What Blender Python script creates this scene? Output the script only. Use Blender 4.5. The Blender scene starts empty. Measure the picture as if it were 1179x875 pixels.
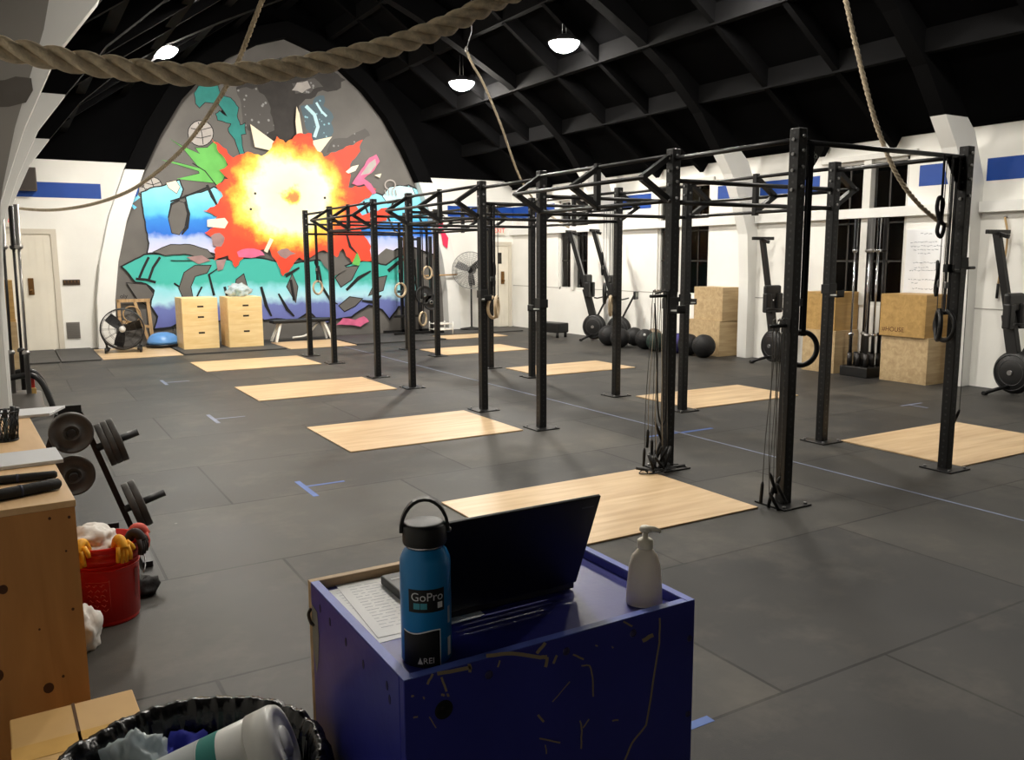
import bpy, bmesh, math, random
from mathutils import Vector, Matrix, noise
random.seed(7)
PI = math.pi
S = bpy.context.scene
COL = S.collection
# ------------------------------------------------------------------ camera numbers
F_PX, YAW, PITCH, ROLL, EYE = 968.3257, math.radians(30.7357), math.radians(8.2823), math.radians(-0.268), 1.6439
W_PX, H_PX = 1179, 875
_cy, _sy, _cp, _sp = math.cos(YAW), math.sin(YAW), math.cos(PITCH), math.sin(PITCH)
FWD = Vector((_sy*_cp, _cy*_cp, -_sp)); _r = Vector((_cy, -_sy, 0)); _u = _r.cross(FWD)
RGT = _r*math.cos(ROLL) + _u*math.sin(ROLL); UPV = -_r*math.sin(ROLL) + _u*math.cos(ROLL)
CAMPOS = Vector((0, 0, EYE))
def ray(x, y):
    return RGT*((x-W_PX/2)/F_PX) - UPV*((y-H_PX/2)/F_PX) + FWD
def at_y(x, y, Y): d = ray(x, y); return CAMPOS + d*(Y/d.y)
def at_x(x, y, X): d = ray(x, y); return CAMPOS + d*(X/d.x)
def at_z(x, y, Z): d = ray(x, y); return CAMPOS + d*((Z-EYE)/d.z)
def at_d(x, y, D): return CAMPOS + ray(x, y)*D
# ------------------------------------------------------------------ colours / materials
def lin(c):
    return tuple((v/255/12.92 if v/255 <= 0.04045 else ((v/255+0.055)/1.055)**2.4) for v in c)
MATS = {}
def mat(name, rgb, rough=0.6, metal=0.0, var=0.0, scale=8.0, bump=0.0, bscale=60.0, trans=0.0, spec=0.5, emit=None, estr=0.0, alpha=1.0, ior=1.45, coat=0.0):
    if name in MATS: return MATS[name]
    m = bpy.data.materials.new(name); m.use_nodes = True
    nt = m.node_tree; b = nt.nodes['Principled BSDF']
    c = lin(rgb) + (1,)
    b.inputs['Base Color'].default_value = c
    b.inputs['Roughness'].default_value = rough
    b.inputs['Metallic'].default_value = metal
    b.inputs['Specular IOR Level'].default_value = spec
    b.inputs['Transmission Weight'].default_value = trans
    b.inputs['IOR'].default_value = ior
    b.inputs['Coat Weight'].default_value = coat
    if emit:
        b.inputs['Emission Color'].default_value = lin(emit)+(1,); b.inputs['Emission Strength'].default_value = estr
    tc = nt.nodes.new('ShaderNodeTexCoord')
    if var > 0:
        n = nt.nodes.new('ShaderNodeTexNoise'); n.inputs['Scale'].default_value = scale; n.inputs['Detail'].default_value = 5
        nt.links.new(tc.outputs['Object'], n.inputs['Vector'])
        r = nt.nodes.new('ShaderNodeValToRGB')
        r.color_ramp.elements[0].position = 0.3; r.color_ramp.elements[1].position = 0.7
        r.color_ramp.elements[0].color = tuple(max(0, v*(1-var)) for v in c[:3])+(1,)
        r.color_ramp.elements[1].color = tuple(min(1, v*(1+var)) for v in c[:3])+(1,)
        nt.links.new(n.outputs['Fac'], r.inputs['Fac']); nt.links.new(r.outputs['Color'], b.inputs['Base Color'])
    if bump > 0:
        n2 = nt.nodes.new('ShaderNodeTexNoise'); n2.inputs['Scale'].default_value = bscale; n2.inputs['Detail'].default_value = 4
        nt.links.new(tc.outputs['Object'], n2.inputs['Vector'])
        bp = nt.nodes.new('ShaderNodeBump'); bp.inputs['Strength'].default_value = bump; bp.inputs['Distance'].default_value = 0.01
        nt.links.new(n2.outputs['Fac'], bp.inputs['Height']); nt.links.new(bp.outputs['Normal'], b.inputs['Normal'])
    MATS[name] = m
    return m
def wood_mat(name, c1, c2, axis='X', rough=0.5, scale=1.0, knots=False):
    """plywood: stretched noise grain along AXIS in object coordinates"""
    if name in MATS: return MATS[name]
    m = bpy.data.materials.new(name); m.use_nodes = True
    nt = m.node_tree; b = nt.nodes['Principled BSDF']; N = nt.nodes.new; L = nt.links.new
    tc = N('ShaderNodeTexCoord'); mp = N('ShaderNodeMapping')
    s = {'X': (0.9, 9, 9), 'Y': (9, 0.9, 9), 'Z': (9, 9, 0.9)}[axis]
    mp.inputs['Scale'].default_value = tuple(v*scale for v in s)
    L(tc.outputs['Object'], mp.inputs['Vector'])
    n = N('ShaderNodeTexNoise'); n.inputs['Scale'].default_value = 1.6; n.inputs['Detail'].default_value = 7; n.inputs['Distortion'].default_value = 0.8
    L(mp.outputs['Vector'], n.inputs['Vector'])
    r = N('ShaderNodeValToRGB'); r.color_ramp.elements[0].position = 0.3; r.color_ramp.elements[1].position = 0.68
    r.color_ramp.elements[0].color = lin(c1)+(1,); r.color_ramp.elements[1].color = lin(c2)+(1,)
    L(n.outputs['Fac'], r.inputs['Fac']); L(r.outputs['Color'], b.inputs['Base Color'])
    b.inputs['Roughness'].default_value = rough
    MATS[name] = m
    return m
# ------------------------------------------------------------------ mesh builder
class MB:
    def __init__(s): s.v = []; s.f = []; s.smooth = []; s.mi = []; s.cur = 0
    def add(s, vs, fs, smooth=False):
        o = len(s.v); s.v += [Vector(p) for p in vs]
        for f in fs: s.f.append([i+o for i in f]); s.smooth.append(smooth); s.mi.append(s.cur)
        return s
    def box(s, x0, x1, y0, y1, z0, z1):
        return s.add([(x0,y0,z0),(x1,y0,z0),(x1,y1,z0),(x0,y1,z0),(x0,y0,z1),(x1,y0,z1),(x1,y1,z1),(x0,y1,z1)],
                     [(3,2,1,0),(4,5,6,7),(0,1,5,4),(1,2,6,5),(2,3,7,6),(3,0,4,7)])
    def rbox(s, x0, x1, y0, y1, z0, z1, b=0.01):
        """box with chamfered edges"""
        bm = bmesh.new(); bmesh.ops.create_cube(bm, size=1)
        for v in bm.verts:
            v.co = Vector(((x0+x1)/2+v.co.x*(x1-x0), (y0+y1)/2+v.co.y*(y1-y0), (z0+z1)/2+v.co.z*(z1-z0)))
        bmesh.ops.bevel(bm, geom=bm.edges[:], offset=min(b, 0.45*min(x1-x0, y1-y0, z1-z0)), segments=2, affect='EDGES', profile=0.5)
        return s.bm(bm)
    def bm(s, bm, M=None, smooth=False):
        if M is not None: bm.transform(M)
        bm.verts.ensure_lookup_table()
        s.add([v.co.copy() for v in bm.verts], [[v.index for v in f.verts] for f in bm.faces], smooth)
        bm.free(); return s
    def bar(s, a, b, w, h, up=(0,0,1)):
        """rectangular bar from a to b"""
        a, b = Vector(a), Vector(b); d = (b-a).normalized(); up = Vector(up)
        if abs(d.dot(up)) > 0.98: up = Vector((1,0,0))
        x = d.cross(up).normalized(); y = x.cross(d)
        p = []
        for q in (a, b):
            for i, j in ((-1,-1),(1,-1),(1,1),(-1,1)): p.append(q + x*(i*w/2) + y*(j*h/2))
        return s.add(p, [(0,1,2,3),(7,6,5,4),(4,5,1,0),(5,6,2,1),(6,7,3,2),(7,4,0,3)])
    def tube(s, pts, r, n=10, closed=False, caps=True, twist=0.0):
        pts = [Vector(p) for p in pts]; k = len(pts)
        rr = r if isinstance(r, (list, tuple)) else [r]*k
        T = []
        for i in range(k):
            a = pts[(i-1) % k] if (closed or i > 0) else pts[i]; b = pts[(i+1) % k] if (closed or i < k-1) else pts[i]
            T.append((b-a).normalized())
        up = Vector((0,0,1)) if abs(T[0].z) < 0.9 else Vector((1,0,0))
        nrm = (up - T[0]*up.dot(T[0])).normalized(); vs = []
        for i in range(k):
            if i: nrm = (nrm - T[i]*nrm.dot(T[i])).normalized()
            bn = T[i].cross(nrm)
            for j in range(n):
                a = 2*PI*j/n + twist*i
                vs.append(pts[i] + (nrm*math.cos(a)+bn*math.sin(a))*rr[i])
        fs = []
        for i in range(k if closed else k-1):
            for j in range(n):
                i2 = (i+1) % k
                fs.append((i*n+j, i*n+(j+1) % n, i2*n+(j+1) % n, i2*n+j))
        s.add(vs, fs, True)
        if caps and not closed:
            o = len(s.v)-k*n
            for f in ([o+j for j in range(n)][::-1], [o+(k-1)*n+j for j in range(n)]): s.f.append(f); s.smooth.append(False); s.mi.append(s.cur)
        return s
    def cyl(s, a, b, r, n=16, r2=None): return s.tube([a, b], [r, r if r2 is None else r2], n)
    def torus(s, c, R, r, axis=(0,0,1), n=32, m=8):
        c = Vector(c); a = Vector(axis).normalized(); u = a.orthogonal().normalized(); v = a.cross(u)
        return s.tube([c+(u*math.cos(2*PI*i/n)+v*math.sin(2*PI*i/n))*R for i in range(n)], r, m, closed=True)
    def lathe(s, prof, c=(0,0,0), axis=(0,0,1), n=28, smooth=True, caps=True):
        """prof: list of (radius, height) along axis"""
        c = Vector(c); a = Vector(axis).normalized(); u = a.orthogonal().normalized(); v = a.cross(u)
        vs = []
        for r, h in prof:
            for j in range(n):
                t = 2*PI*j/n; vs.append(c + a*h + (u*math.cos(t)+v*math.sin(t))*max(r, 1e-4))
        fs = [(i*n+j, i*n+(j+1) % n, (i+1)*n+(j+1) % n, (i+1)*n+j) for i in range(len(prof)-1) for j in range(n)]
        s.add(vs, fs, smooth)
        if prof[0] == prof[-1] or not caps: return s
        o = len(s.v)-len(prof)*n
        for f in ([o+j for j in range(n)][::-1], [o+(len(prof)-1)*n+j for j in range(n)]): s.f.append(f); s.smooth.append(False); s.mi.append(s.cur)
        return s
    def ball(s, c, r, sub=3, scale=(1,1,1)):
        bm = bmesh.new(); bmesh.ops.create_icosphere(bm, subdivisions=sub, radius=r)
        return s.bm(bm, Matrix.Translation(c) @ Matrix.Diagonal((*scale, 1)), True)
    def prism(s, poly, lift, dirv):
        """poly: list of 3D points in a plane, extruded by dirv*lift"""
        k = len(poly); d = Vector(dirv)*lift
        p = [Vector(q) for q in poly]
        s.add(p + [q+d for q in p], [list(range(k))[::-1], [k+i for i in range(k)]] + [(i, (i+1) % k, k+(i+1) % k, k+i) for i in range(k)])
        return s
    def build(s, name, mats, parent=None, bevel=0.0, loc=None):
        me = bpy.data.meshes.new(name)
        me.from_pydata([tuple(v) for v in s.v], [], s.f)
        if not isinstance(mats, (list, tuple)): mats = [mats]
        for m in mats: me.materials.append(m)
        me.polygons.foreach_set('use_smooth', s.smooth); me.polygons.foreach_set('material_index', s.mi)
        bm = bmesh.new(); bm.from_mesh(me); bmesh.ops.recalc_face_normals(bm, faces=bm.faces[:]); bm.to_mesh(me); bm.free()
        o = bpy.data.objects.new(name, me); COL.objects.link(o)
        if parent is not None: o.parent = parent
        if loc is not None: o.location = loc
        if bevel > 0:
            md = o.modifiers.new('edge', 'BEVEL'); md.width = bevel; md.segments = 2; md.limit_method = 'ANGLE'
        return o
def tag(o, label, cat, group=None, kind=None):
    o['label'] = label; o['category'] = cat
    if group: o['group'] = group
    if kind: o['kind'] = kind
    return o
def struct(o): o['kind'] = 'structure'; return o
def thing(name, label, cat, loc=(0,0,0), rz=0.0, group=None):
    o = bpy.data.objects.new(name, None); COL.objects.link(o); o.empty_display_size = 0.1
    o.location = loc; o.rotation_euler = (0, 0, rz)
    return tag(o, label, cat, group)
def children(o): return [c for c in COL.objects if c.parent == o]
def dup(root, loc, rz=0.0, label=None, group=None):
    r = root.copy(); COL.objects.link(r); r.location = loc; r.rotation_euler = (0, 0, rz)
    if label: r['label'] = label
    if group: r['group'] = group
    for ch in children(root):
        c = ch.copy(); COL.objects.link(c); c.parent = r
        for g in children(ch):
            d = g.copy(); COL.objects.link(d); d.parent = c
    return r
def text_mesh(name, txt, size, M, mtl, parent=None, depth=0.0008, align='CENTER', bend=None):
    cu = bpy.data.curves.new(name, 'FONT'); cu.body = txt; cu.size = size; cu.extrude = depth; cu.align_x = align; cu.align_y = 'CENTER'
    t = bpy.data.objects.new(name+'_tmp', cu); COL.objects.link(t)
    dg = bpy.context.evaluated_depsgraph_get(); dg.update()
    me = bpy.data.meshes.new_from_object(t.evaluated_get(dg)); bpy.data.objects.remove(t)
    if bend:
        for v in me.vertices: v.co = bend(v.co)
    me.transform(M); me.materials.clear(); me.materials.append(mtl); me.name = name
    o = bpy.data.objects.new(name, me); COL.objects.link(o)
    if parent is not None: o.parent = parent
    return o
def spline(pts, k=8):
    """Catmull-Rom through pts"""
    P = [Vector(p) for p in pts]; P = [P[0]*2-P[1]] + P + [P[-1]*2-P[-2]]; out = []
    for i in range(1, len(P)-2):
        for j in range(k):
            t = j/k; a, b, c, d = P[i-1:i+3]
            out.append(0.5*((2*b)+(c-a)*t+(2*a-5*b+4*c-d)*t*t+(3*b-a-3*c+d)*t**3))
    out.append(P[-2]); return out
def frames(pts):
    T = [(pts[min(i+1, len(pts)-1)]-pts[max(i-1, 0)]).normalized() for i in range(len(pts))]
    up = Vector((0,0,1)) if abs(T[0].z) < 0.9 else Vector((1,0,0))
    n = (up-T[0]*up.dot(T[0])).normalized(); out = []
    for t in T:
        n = (n-t*n.dot(t)).normalized(); out.append((t, n, t.cross(n)))
    return out
def resample(pts, step):
    out = [pts[0]]; acc = 0.0
    for a, b in zip(pts, pts[1:]):
        L = (b-a).length; s = step-acc
        while s <= L:
            out.append(a+(b-a)*(s/L)); s += step
        acc = (acc+L) % step if L > 0 else acc
        acc = L-(s-step)
    return out
LAMP_STR, EXPO = 235.0, 0.0
LAMPS_R = [(14.33, 2.3, 'nearest the exit door'), (10.98, 1.1, 'over the middle of the hall'), (7.64, 0.85, 'over the near end of the rig'), (4.2, 0.95, 'nearest the viewer')]
LAMPS_L = [(14.33, 2.8, 'nearest the mural'), (10.55, 1.2, 'over the middle'), (7.2, 1.1, 'over the near end'), (4.2, 1.25, 'nearest the viewer')]
def bumpy_line(pts, rnd):
    out = []
    for (a, b), (c, d) in zip(pts, pts[1:]):
        for k in range(3): out.append((a+(c-a)*k/3+rnd.uniform(-.5, .5), b+(d-b)*k/3+rnd.uniform(-.5, .5)))
    return out+[pts[-1]]
# ================================================================== ROOM
CX = 5.11                         # ridge line of the hall
XR, XL, YB, YF = 10.45, -0.5, 17.5, -3.0
ZE = 3.28
M_WHITE = mat('wall_white', (236, 235, 230), 0.7, var=0.05, scale=1.2, bump=0.12, bscale=30)
M_RIBW = mat('rib_white', (225, 225, 222), 0.55, var=0.03, scale=2)
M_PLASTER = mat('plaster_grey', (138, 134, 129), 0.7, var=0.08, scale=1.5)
M_ROOF = mat('roof_black', (6, 6, 7), 0.95, var=0.2, scale=1.5, spec=0.05)
M_RIBB = mat('rib_black', (8, 8, 9), 0.9, var=0.15, scale=2, spec=0.06)
M_PURL = mat('beam_charcoal', (12, 12, 13), 0.85, var=0.2, scale=3, spec=0.08)
M_BLUE = mat('stripe_blue', (12, 66, 152), 0.5, var=0.06, scale=6)
def floor_mat():
    m = bpy.data.materials.new('rubber_floor'); m.use_nodes = True; nt = m.node_tree; N = nt.nodes.new; L = nt.links.new
    b = nt.nodes['Principled BSDF']; b.inputs['Specular IOR Level'].default_value = 0.32; tc = N('ShaderNodeTexCoord')
    mp = N('ShaderNodeMapping'); mp.inputs['Location'].default_value = (-1.19, -2.05+1.22*4, 0); L(tc.outputs['Object'], mp.inputs['Vector'])
    br = N('ShaderNodeTexBrick'); L(mp.outputs['Vector'], br.inputs['Vector'])
    br.offset = 0.33; br.offset_frequency = 2
    for k, v in (('Scale', 1), ('Mortar Size', 0.009), ('Mortar Smooth', 0.3), ('Bias', 0), ('Brick Width', 1.83), ('Row Height', 1.22)): br.inputs[k].default_value = v
    br.inputs['Color1'].default_value = lin((47, 47, 48))+(1,); br.inputs['Color2'].default_value = lin((63, 62, 60))+(1,); br.inputs['Mortar'].default_value = lin((14, 14, 15))+(1,)
    n1 = N('ShaderNodeTexNoise'); n1.inputs['Scale'].default_value = 0.75; n1.inputs['Detail'].default_value = 6; n1.inputs['Roughness'].default_value = 0.62; L(tc.outputs['Object'], n1.inputs['Vector'])
    r1 = N('ShaderNodeValToRGB'); r1.color_ramp.elements[0].position = 0.36; r1.color_ramp.elements[1].position = 0.7
    r1.color_ramp.elements[0].color = (0.55, 0.55, 0.56, 1); r1.color_ramp.elements[1].color = (1.5, 1.45, 1.34, 1)
    L(n1.outputs['Fac'], r1.inputs['Fac'])
    mx = N('ShaderNodeMix'); mx.data_type = 'RGBA'; mx.blend_type = 'MULTIPLY'; mx.inputs['Factor'].default_value = 1
    L(br.outputs['Color'], mx.inputs['A']); L(r1.outputs['Color'], mx.inputs['B'])
    # chalk dust, denser where people train
    n2 = N('ShaderNodeTexNoise'); n2.inputs['Scale'].default_value = 1.6; n2.inputs['Detail'].default_value = 9; n2.inputs['Roughness'].default_value = 0.7; L(tc.outputs['Object'], n2.inputs['Vector'])
    r2 = N('ShaderNodeValToRGB'); r2.color_ramp.elements[0].position = 0.5; r2.color_ramp.elements[1].position = 0.8
    r2.color_ramp.elements[0].color = (0, 0, 0, 1); r2.color_ramp.elements[1].color = (0.32, 0.32, 0.32, 1); L(n2.outputs['Fac'], r2.inputs['Fac'])
    mx2 = N('ShaderNodeMix'); mx2.data_type = 'RGBA'; L(r2.outputs['Color'], mx2.inputs['Factor']); L(mx.outputs['Result'], mx2.inputs['A']); mx2.inputs['B'].default_value = lin((122, 114, 102))+(1,)
    # small pale specks
    v = N('ShaderNodeTexVoronoi'); v.inputs['Scale'].default_value = 1.7; L(tc.outputs['Object'], v.inputs['Vector'])
    r3 = N('ShaderNodeValToRGB'); r3.color_ramp.elements[0].position = 0.012; r3.color_ramp.elements[1].position = 0.018
    r3.color_ramp.elements[0].color = (0.5, 0.5, 0.5, 1); r3.color_ramp.elements[1].color = (0, 0, 0, 1); L(v.outputs['Distance'], r3.inputs['Fac'])
    mx3 = N('ShaderNodeMix'); mx3.data_type = 'RGBA'; L(r3.outputs['Color'], mx3.inputs['Factor']); L(mx2.outputs['Result'], mx3.inputs['A']); mx3.inputs['B'].default_value = lin((150, 146, 140))+(1,)
    L(mx3.outputs['Result'], b.inputs['Base Color'])
    rr = N('ShaderNodeMapRange'); rr.inputs['To Min'].default_value = 0.42; rr.inputs['To Max'].default_value = 0.68; L(n1.outputs['Fac'], rr.inputs['Value']); L(rr.outputs['Result'], b.inputs['Roughness'])
    n4 = N('ShaderNodeTexNoise'); n4.inputs['Scale'].default_value = 220; n4.inputs['Detail'].default_value = 2; L(tc.outputs['Object'], n4.inputs['Vector'])
    ad = N('ShaderNodeMath'); ad.operation = 'MULTIPLY_ADD'; ad.inputs[1].default_value = -2.0; L(br.outputs['Fac'], ad.inputs[0]); L(n4.outputs['Fac'], ad.inputs[2])
    bp = N('ShaderNodeBump'); bp.inputs['Strength'].default_value = 0.18; bp.inputs['Distance'].default_value = 0.004; L(ad.outputs[0], bp.inputs['Height']); L(bp.outputs['Normal'], b.inputs['Normal'])
    return m
struct(MB().box(XL-0.2, XR+0.2, YF-0.2, YB+0.2, -0.12, 0).build('floor', floor_mat()))
def roof_z(x): return ZE + 0.7*(5.3-abs(x-CX))
# back wall with its gable (white below the eave line, black above)
mb = MB(); mb.box(XL, XR+0.15, YB, YB+0.15, 0, 3.42)
mb.cur = 1
mb.prism([(XL, YB, 3.42), (XR+0.15, YB, 3.42), (CX, YB, 7.2)], 0.15, (0, 1, 0))
struct(mb.build('wall_back', [M_WHITE, M_ROOF]))
# right wall with three window openings
WIN = [(14.45, 15.55, 0.95, 2.86), (10.9, 12.25, 0.95, 2.92), (7.17, 8.46, 0.95, 2.97)]
mb = MB(); y = YB
for (a, b, z0, z1) in WIN:
    mb.box(XR, XR+0.25, b, y, 0, 3.5); mb.box(XR, XR+0.25, a, b, 0, z0); mb.box(XR, XR+0.25, a, b, z1, 3.5); y = a
mb.box(XR, XR+0.25, YF, y, 0, 3.5)
struct(mb.build('wall_right', M_WHITE))
struct(MB().box(XL-0.15, XL, YF, YB, 0, 3.6).build('wall_left', M_WHITE))
mb = MB(); mb.box(XL, XR, YF-0.15, YF, 0, 3.42); mb.cur = 1
mb.prism([(XL, YF-0.15, 3.42), (XR, YF-0.15, 3.42), (CX, YF-0.15, 7.2)], 0.15, (0, 1, 0))
struct(mb.build('wall_front', [mat('wall_dim', (96, 94, 92), 0.8), M_ROOF]))
mb = MB()
for sgn in (-1, 1):
    e = CX+sgn*5.9; ze = roof_z(e)
    mb.prism([(e, YF-0.2, ze), (CX, YF-0.2, roof_z(CX)), (CX, YF-0.2, roof_z(CX)+0.15), (e, YF-0.2, ze+0.15)], YB-YF+0.4, (0, 1, 0))
struct(mb.build('ceiling', M_ROOF))
# laminated gothic ribs: white legs, black above the eave
PROF = [(5.17, 0), (5.16, 1.3), (5.11, 2.0), (4.95, 2.45), (4.73, 2.93), (4.47, 3.28), (4.06, 3.8), (3.48, 4.32), (2.9, 4.7), (2.1, 5.13), (1.1, 5.62), (0, 6.08)]
def rib_halves(y0, y1, depth, prof, names, split=3.28):
    for sgn in (-1, 1):
        pts = []
        for i, (d, z) in enumerate(prof):
            a = prof[max(i-1, 0)]; b = prof[min(i+1, len(prof)-1)]
            t = Vector((b[0]-a[0], b[1]-a[1])).normalized(); n = Vector((t.y, -t.x))     # outward
            if i == len(prof)-1: n = Vector((0, 1))
            if abs(z-split) < 1e-6: n = Vector((1.1, 0))
            pts.append(((d, z), (d+n.x*depth, z+n.y*depth)))
        for part, keep in (('w', lambda z: z < split-1e-6), ('b', lambda z: z >= split-1e-6)):
            mb = MB()
            for i in range(len(pts)-1):
                if keep(pts[i][0][1]) != True: continue
                q = []
                for Y in (y0, y1):
                    for (p, o) in (pts[i], pts[i+1]):
                        q.append((CX+sgn*p[0], Y, p[1])); q.append((CX+sgn*o[0], Y, max(o[1], 0) if i else (o[1] if part == 'b' else max(o[1], 0))))
                # q: p_i o_i p_j o_j (y0) then (y1)
                mb.add(q, [(0, 2, 3, 1), (4, 5, 7, 6), (0, 4, 6, 2), (1, 3, 7, 5), (0, 1, 5, 4), (2, 6, 7, 3)])
            n = names.pop(0)
            struct(mb.build('trim_%d' % n, M_RIBW if part == 'w' else M_RIBB))
num = list(range(1, 200))
for y in (6.15, 9.8, 13.45): rib_halves(y, y+0.2, 0.4, PROF, num)

ARCH = [(3.46, 0), (3.43, 0.9), (3.33, 1.6), (3.14, 2.35), (2.97, 2.8), (2.78, 3.28), (2.45, 3.95), (2.05, 4.6), (1.6, 5.1), (1.1, 5.5), (0.55, 5.8), (0, 5.98)]
rib_halves(17.2, 17.5, 0.3, ARCH, num, split=3.28)
# plaster infill between the first rib and the side wall
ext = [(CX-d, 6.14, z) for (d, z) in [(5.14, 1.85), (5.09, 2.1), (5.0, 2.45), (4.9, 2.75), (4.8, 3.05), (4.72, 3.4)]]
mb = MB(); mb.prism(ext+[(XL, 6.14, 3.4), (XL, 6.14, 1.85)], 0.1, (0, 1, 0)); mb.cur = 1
mb.prism([at_y(x, y, 6.139) for x, y in ((-25, 95), (6, 92), (18, 88), (36, 90), (38, 104), (30, 118), (10, 123), (-25, 124))], 0.0008, (0, -1, 0))  # irregular patch in a darker colour on the plaster face
struct(mb.build('wall_side', [M_PLASTER, mat('plaster_dark_patch', (92, 87, 82), 0.8, var=0.15, scale=4)]))
# purlins and rafters
for sgn in (-1, 1):
    for k, dx in enumerate((4.05, 3.05, 2.0, 0.95)):
        x = CX+sgn*dx; z = roof_z(x)
        struct(MB().box(x-0.06, x+0.06, YF, YB, z-0.24, z+0.02).build('trim_%d' % num.pop(0), M_PURL))
    for base in (2.6, 6.15, 9.8, 13.45):
        for f in (1.2, 2.35):
            Y = base+f; mb = MB()
            mb.bar((CX+sgn*5.3, Y, roof_z(CX+5.3)-0.1), (CX, Y, roof_z(CX)-0.1), 0.09, 0.26)
            struct(mb.build('trim_%d' % num.pop(0), M_RIBB))
struct(MB().box(CX-0.1, CX+0.1, YF, YB, roof_z(CX)-0.45, roof_z(CX)).build('trim_%d' % num.pop(0), M_RIBB))
# eave plate (dark, at the top of the white wall) and small brackets
struct(MB().box(XR-0.02, XR+0.02, YF, YB, 3.22, 3.4).build('trim_%d' % num.pop(0), M_ROOF))
# picture rail at the window heads' transom, low wall line
for a, b in ((10.12, YB), (6.47, 9.78), (2.62, 6.13)):
    struct(MB().box(XR-0.1, XR, a, b, 2.17, 2.3).build('trim_%d' % num.pop(0), M_RIBW))
for a, b in ((12.25, 14.45), (8.46, 9.8), (10.1, 10.9), (6.45, 7.17), (2.6, 6.15), (15.55, YB)):
    struct(MB().box(XR-0.006, XR, a, b, 0.975, 0.99).build('trim_%d' % num.pop(0), mat('groove', (170, 168, 162))))
# blue stripes
for a, b in ((12.45, 14.25), (8.62, 9.78), (10.12, 10.72), (6.47, 7.02), (2.62, 6.12), (15.7, YB)):
    struct(MB().box(XR-0.004, XR, a, b, 2.55, 2.82).build('trim_%d' % num.pop(0), M_BLUE))
struct(MB().box(0.05, 1.6, YB-0.004, YB, 2.75, 3.02).build('trim_%d' % num.pop(0), M_BLUE))
struct(MB().box(8.72, XR, YB-0.004, YB, 2.55, 2.82).build('trim_%d' % num.pop(0), M_BLUE))
# window head mouldings, frames, panes
M_GLASS = mat('night_glass', (200, 200, 200), 0.12, trans=1.0, ior=1.12)
M_FRAME = mat('window_paint', (214, 213, 208), 0.5)
M_DARKF = mat('window_dark', (38, 34, 30), 0.5)
for i, (a, b, z0, z1) in enumerate(WIN):
    m = (a+b)/2-0.02; mb = MB()
    mb.box(XR+0.03, XR+0.13, a, b, z0, z0+0.05); mb.box(XR+0.03, XR+0.13, a, b, z1-0.05, z1)
    mb.box(XR+0.03, XR+0.13, a, a+0.05, z0, z1); mb.box(XR+0.03, XR+0.13, b-0.05, b, z0, z1)
    mb.box(XR-0.03, XR+0.13, m-0.06, m+0.06, z0, z1)
    mb.box(XR-0.05, XR, a-0.12, b+0.12, z1, z1+0.07)
    w = struct(mb.build('window_%d' % (i+1), M_FRAME))
    mb = MB(); mb.box(XR+0.07, XR+0.076, a+0.05, m-0.06, z0+0.05, z1-0.05); mb.build('pane', M_GLASS, w)
    mb = MB(); mb.box(XR+0.07, XR+0.076, m+0.06, b-0.05, z0+0.05, z1-0.05); mb.build('pane', M_GLASS, w)
    mb = MB()
    for yy in ((a+m)/2, (m+b)/2):
        mb.box(XR+0.06, XR+0.09, yy-0.012, yy+0.012, z0+0.05, z1-0.05)
    for zz in (z0+0.62, 2.1): mb.box(XR+0.06, XR+0.09, a+0.05, b-0.05, zz-0.012, zz+0.012)
    mb.build('muntin', M_DARKF, w)
# brick neighbour wall a few metres outside the windows, unlit at night
struct(MB().box(XR+3.0, XR+3.2, YF, YB+4, -0.1, 5).build('wall_outside', mat('outside_brick', (92, 70, 52), 0.9, var=0.3, scale=1.0)))
struct(MB().box(XR+0.25, XR+3.0, YF, YB+4, -0.2, -0.1).build('ground_outside', mat('outside_ground', (50, 48, 46), 0.9, var=0.3, scale=1.0)))
# doors
M_DOOR = mat('door_cream', (224, 218, 204), 0.55, var=0.05, scale=3)
def door(n, x0, x1, z1, hx, pane):
    mb = MB(); mb.box(x0, x1, YB-0.05, YB, 0.01, z1)
    k = 7
    for i in range(1, k): # board joints as shallow ribs
        x = x0+(x1-x0)*i/k; mb.box(x-0.006, x+0.006, YB-0.056, YB-0.05, 0.05, z1-0.05)
    d = struct(mb.build('door_%d' % n, M_DOOR))
    mb = MB(); mb.box(x0-0.09, x0, YB-0.075, YB, 0, z1+0.09); mb.box(x1, x1+0.09, YB-0.075, YB, 0, z1+0.09); mb.box(x0, x1, YB-0.075, YB, z1, z1+0.09)
    mb.build('door_frame', mat('door_casing', (205, 198, 184), 0.5), d)
    mb = MB(); mb.rbox(hx-0.045, hx+0.045, YB-0.075, YB-0.056, 1.02, 1.32, 0.01); mb.cyl((hx, YB-0.12, 1.1), (hx, YB-0.07, 1.1), 0.012); mb.ball((hx, YB-0.125, 1.1), 0.028, 2)
    mb.build('door_handle', mat('brass_dark', (120, 88, 52), 0.35, 0.8), d)
    if pane:
        MB().box(*pane).build('door_pane', mat('door_glass', (34, 30, 26), 0.1), d)
door(1, -0.13, 0.72, 2.1, 0.35, None)
door(2, 9.62, 10.28, 1.92, 10.12, (10.0, 10.1, YB-0.058, YB-0.05, 1.5, 1.76))
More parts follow.
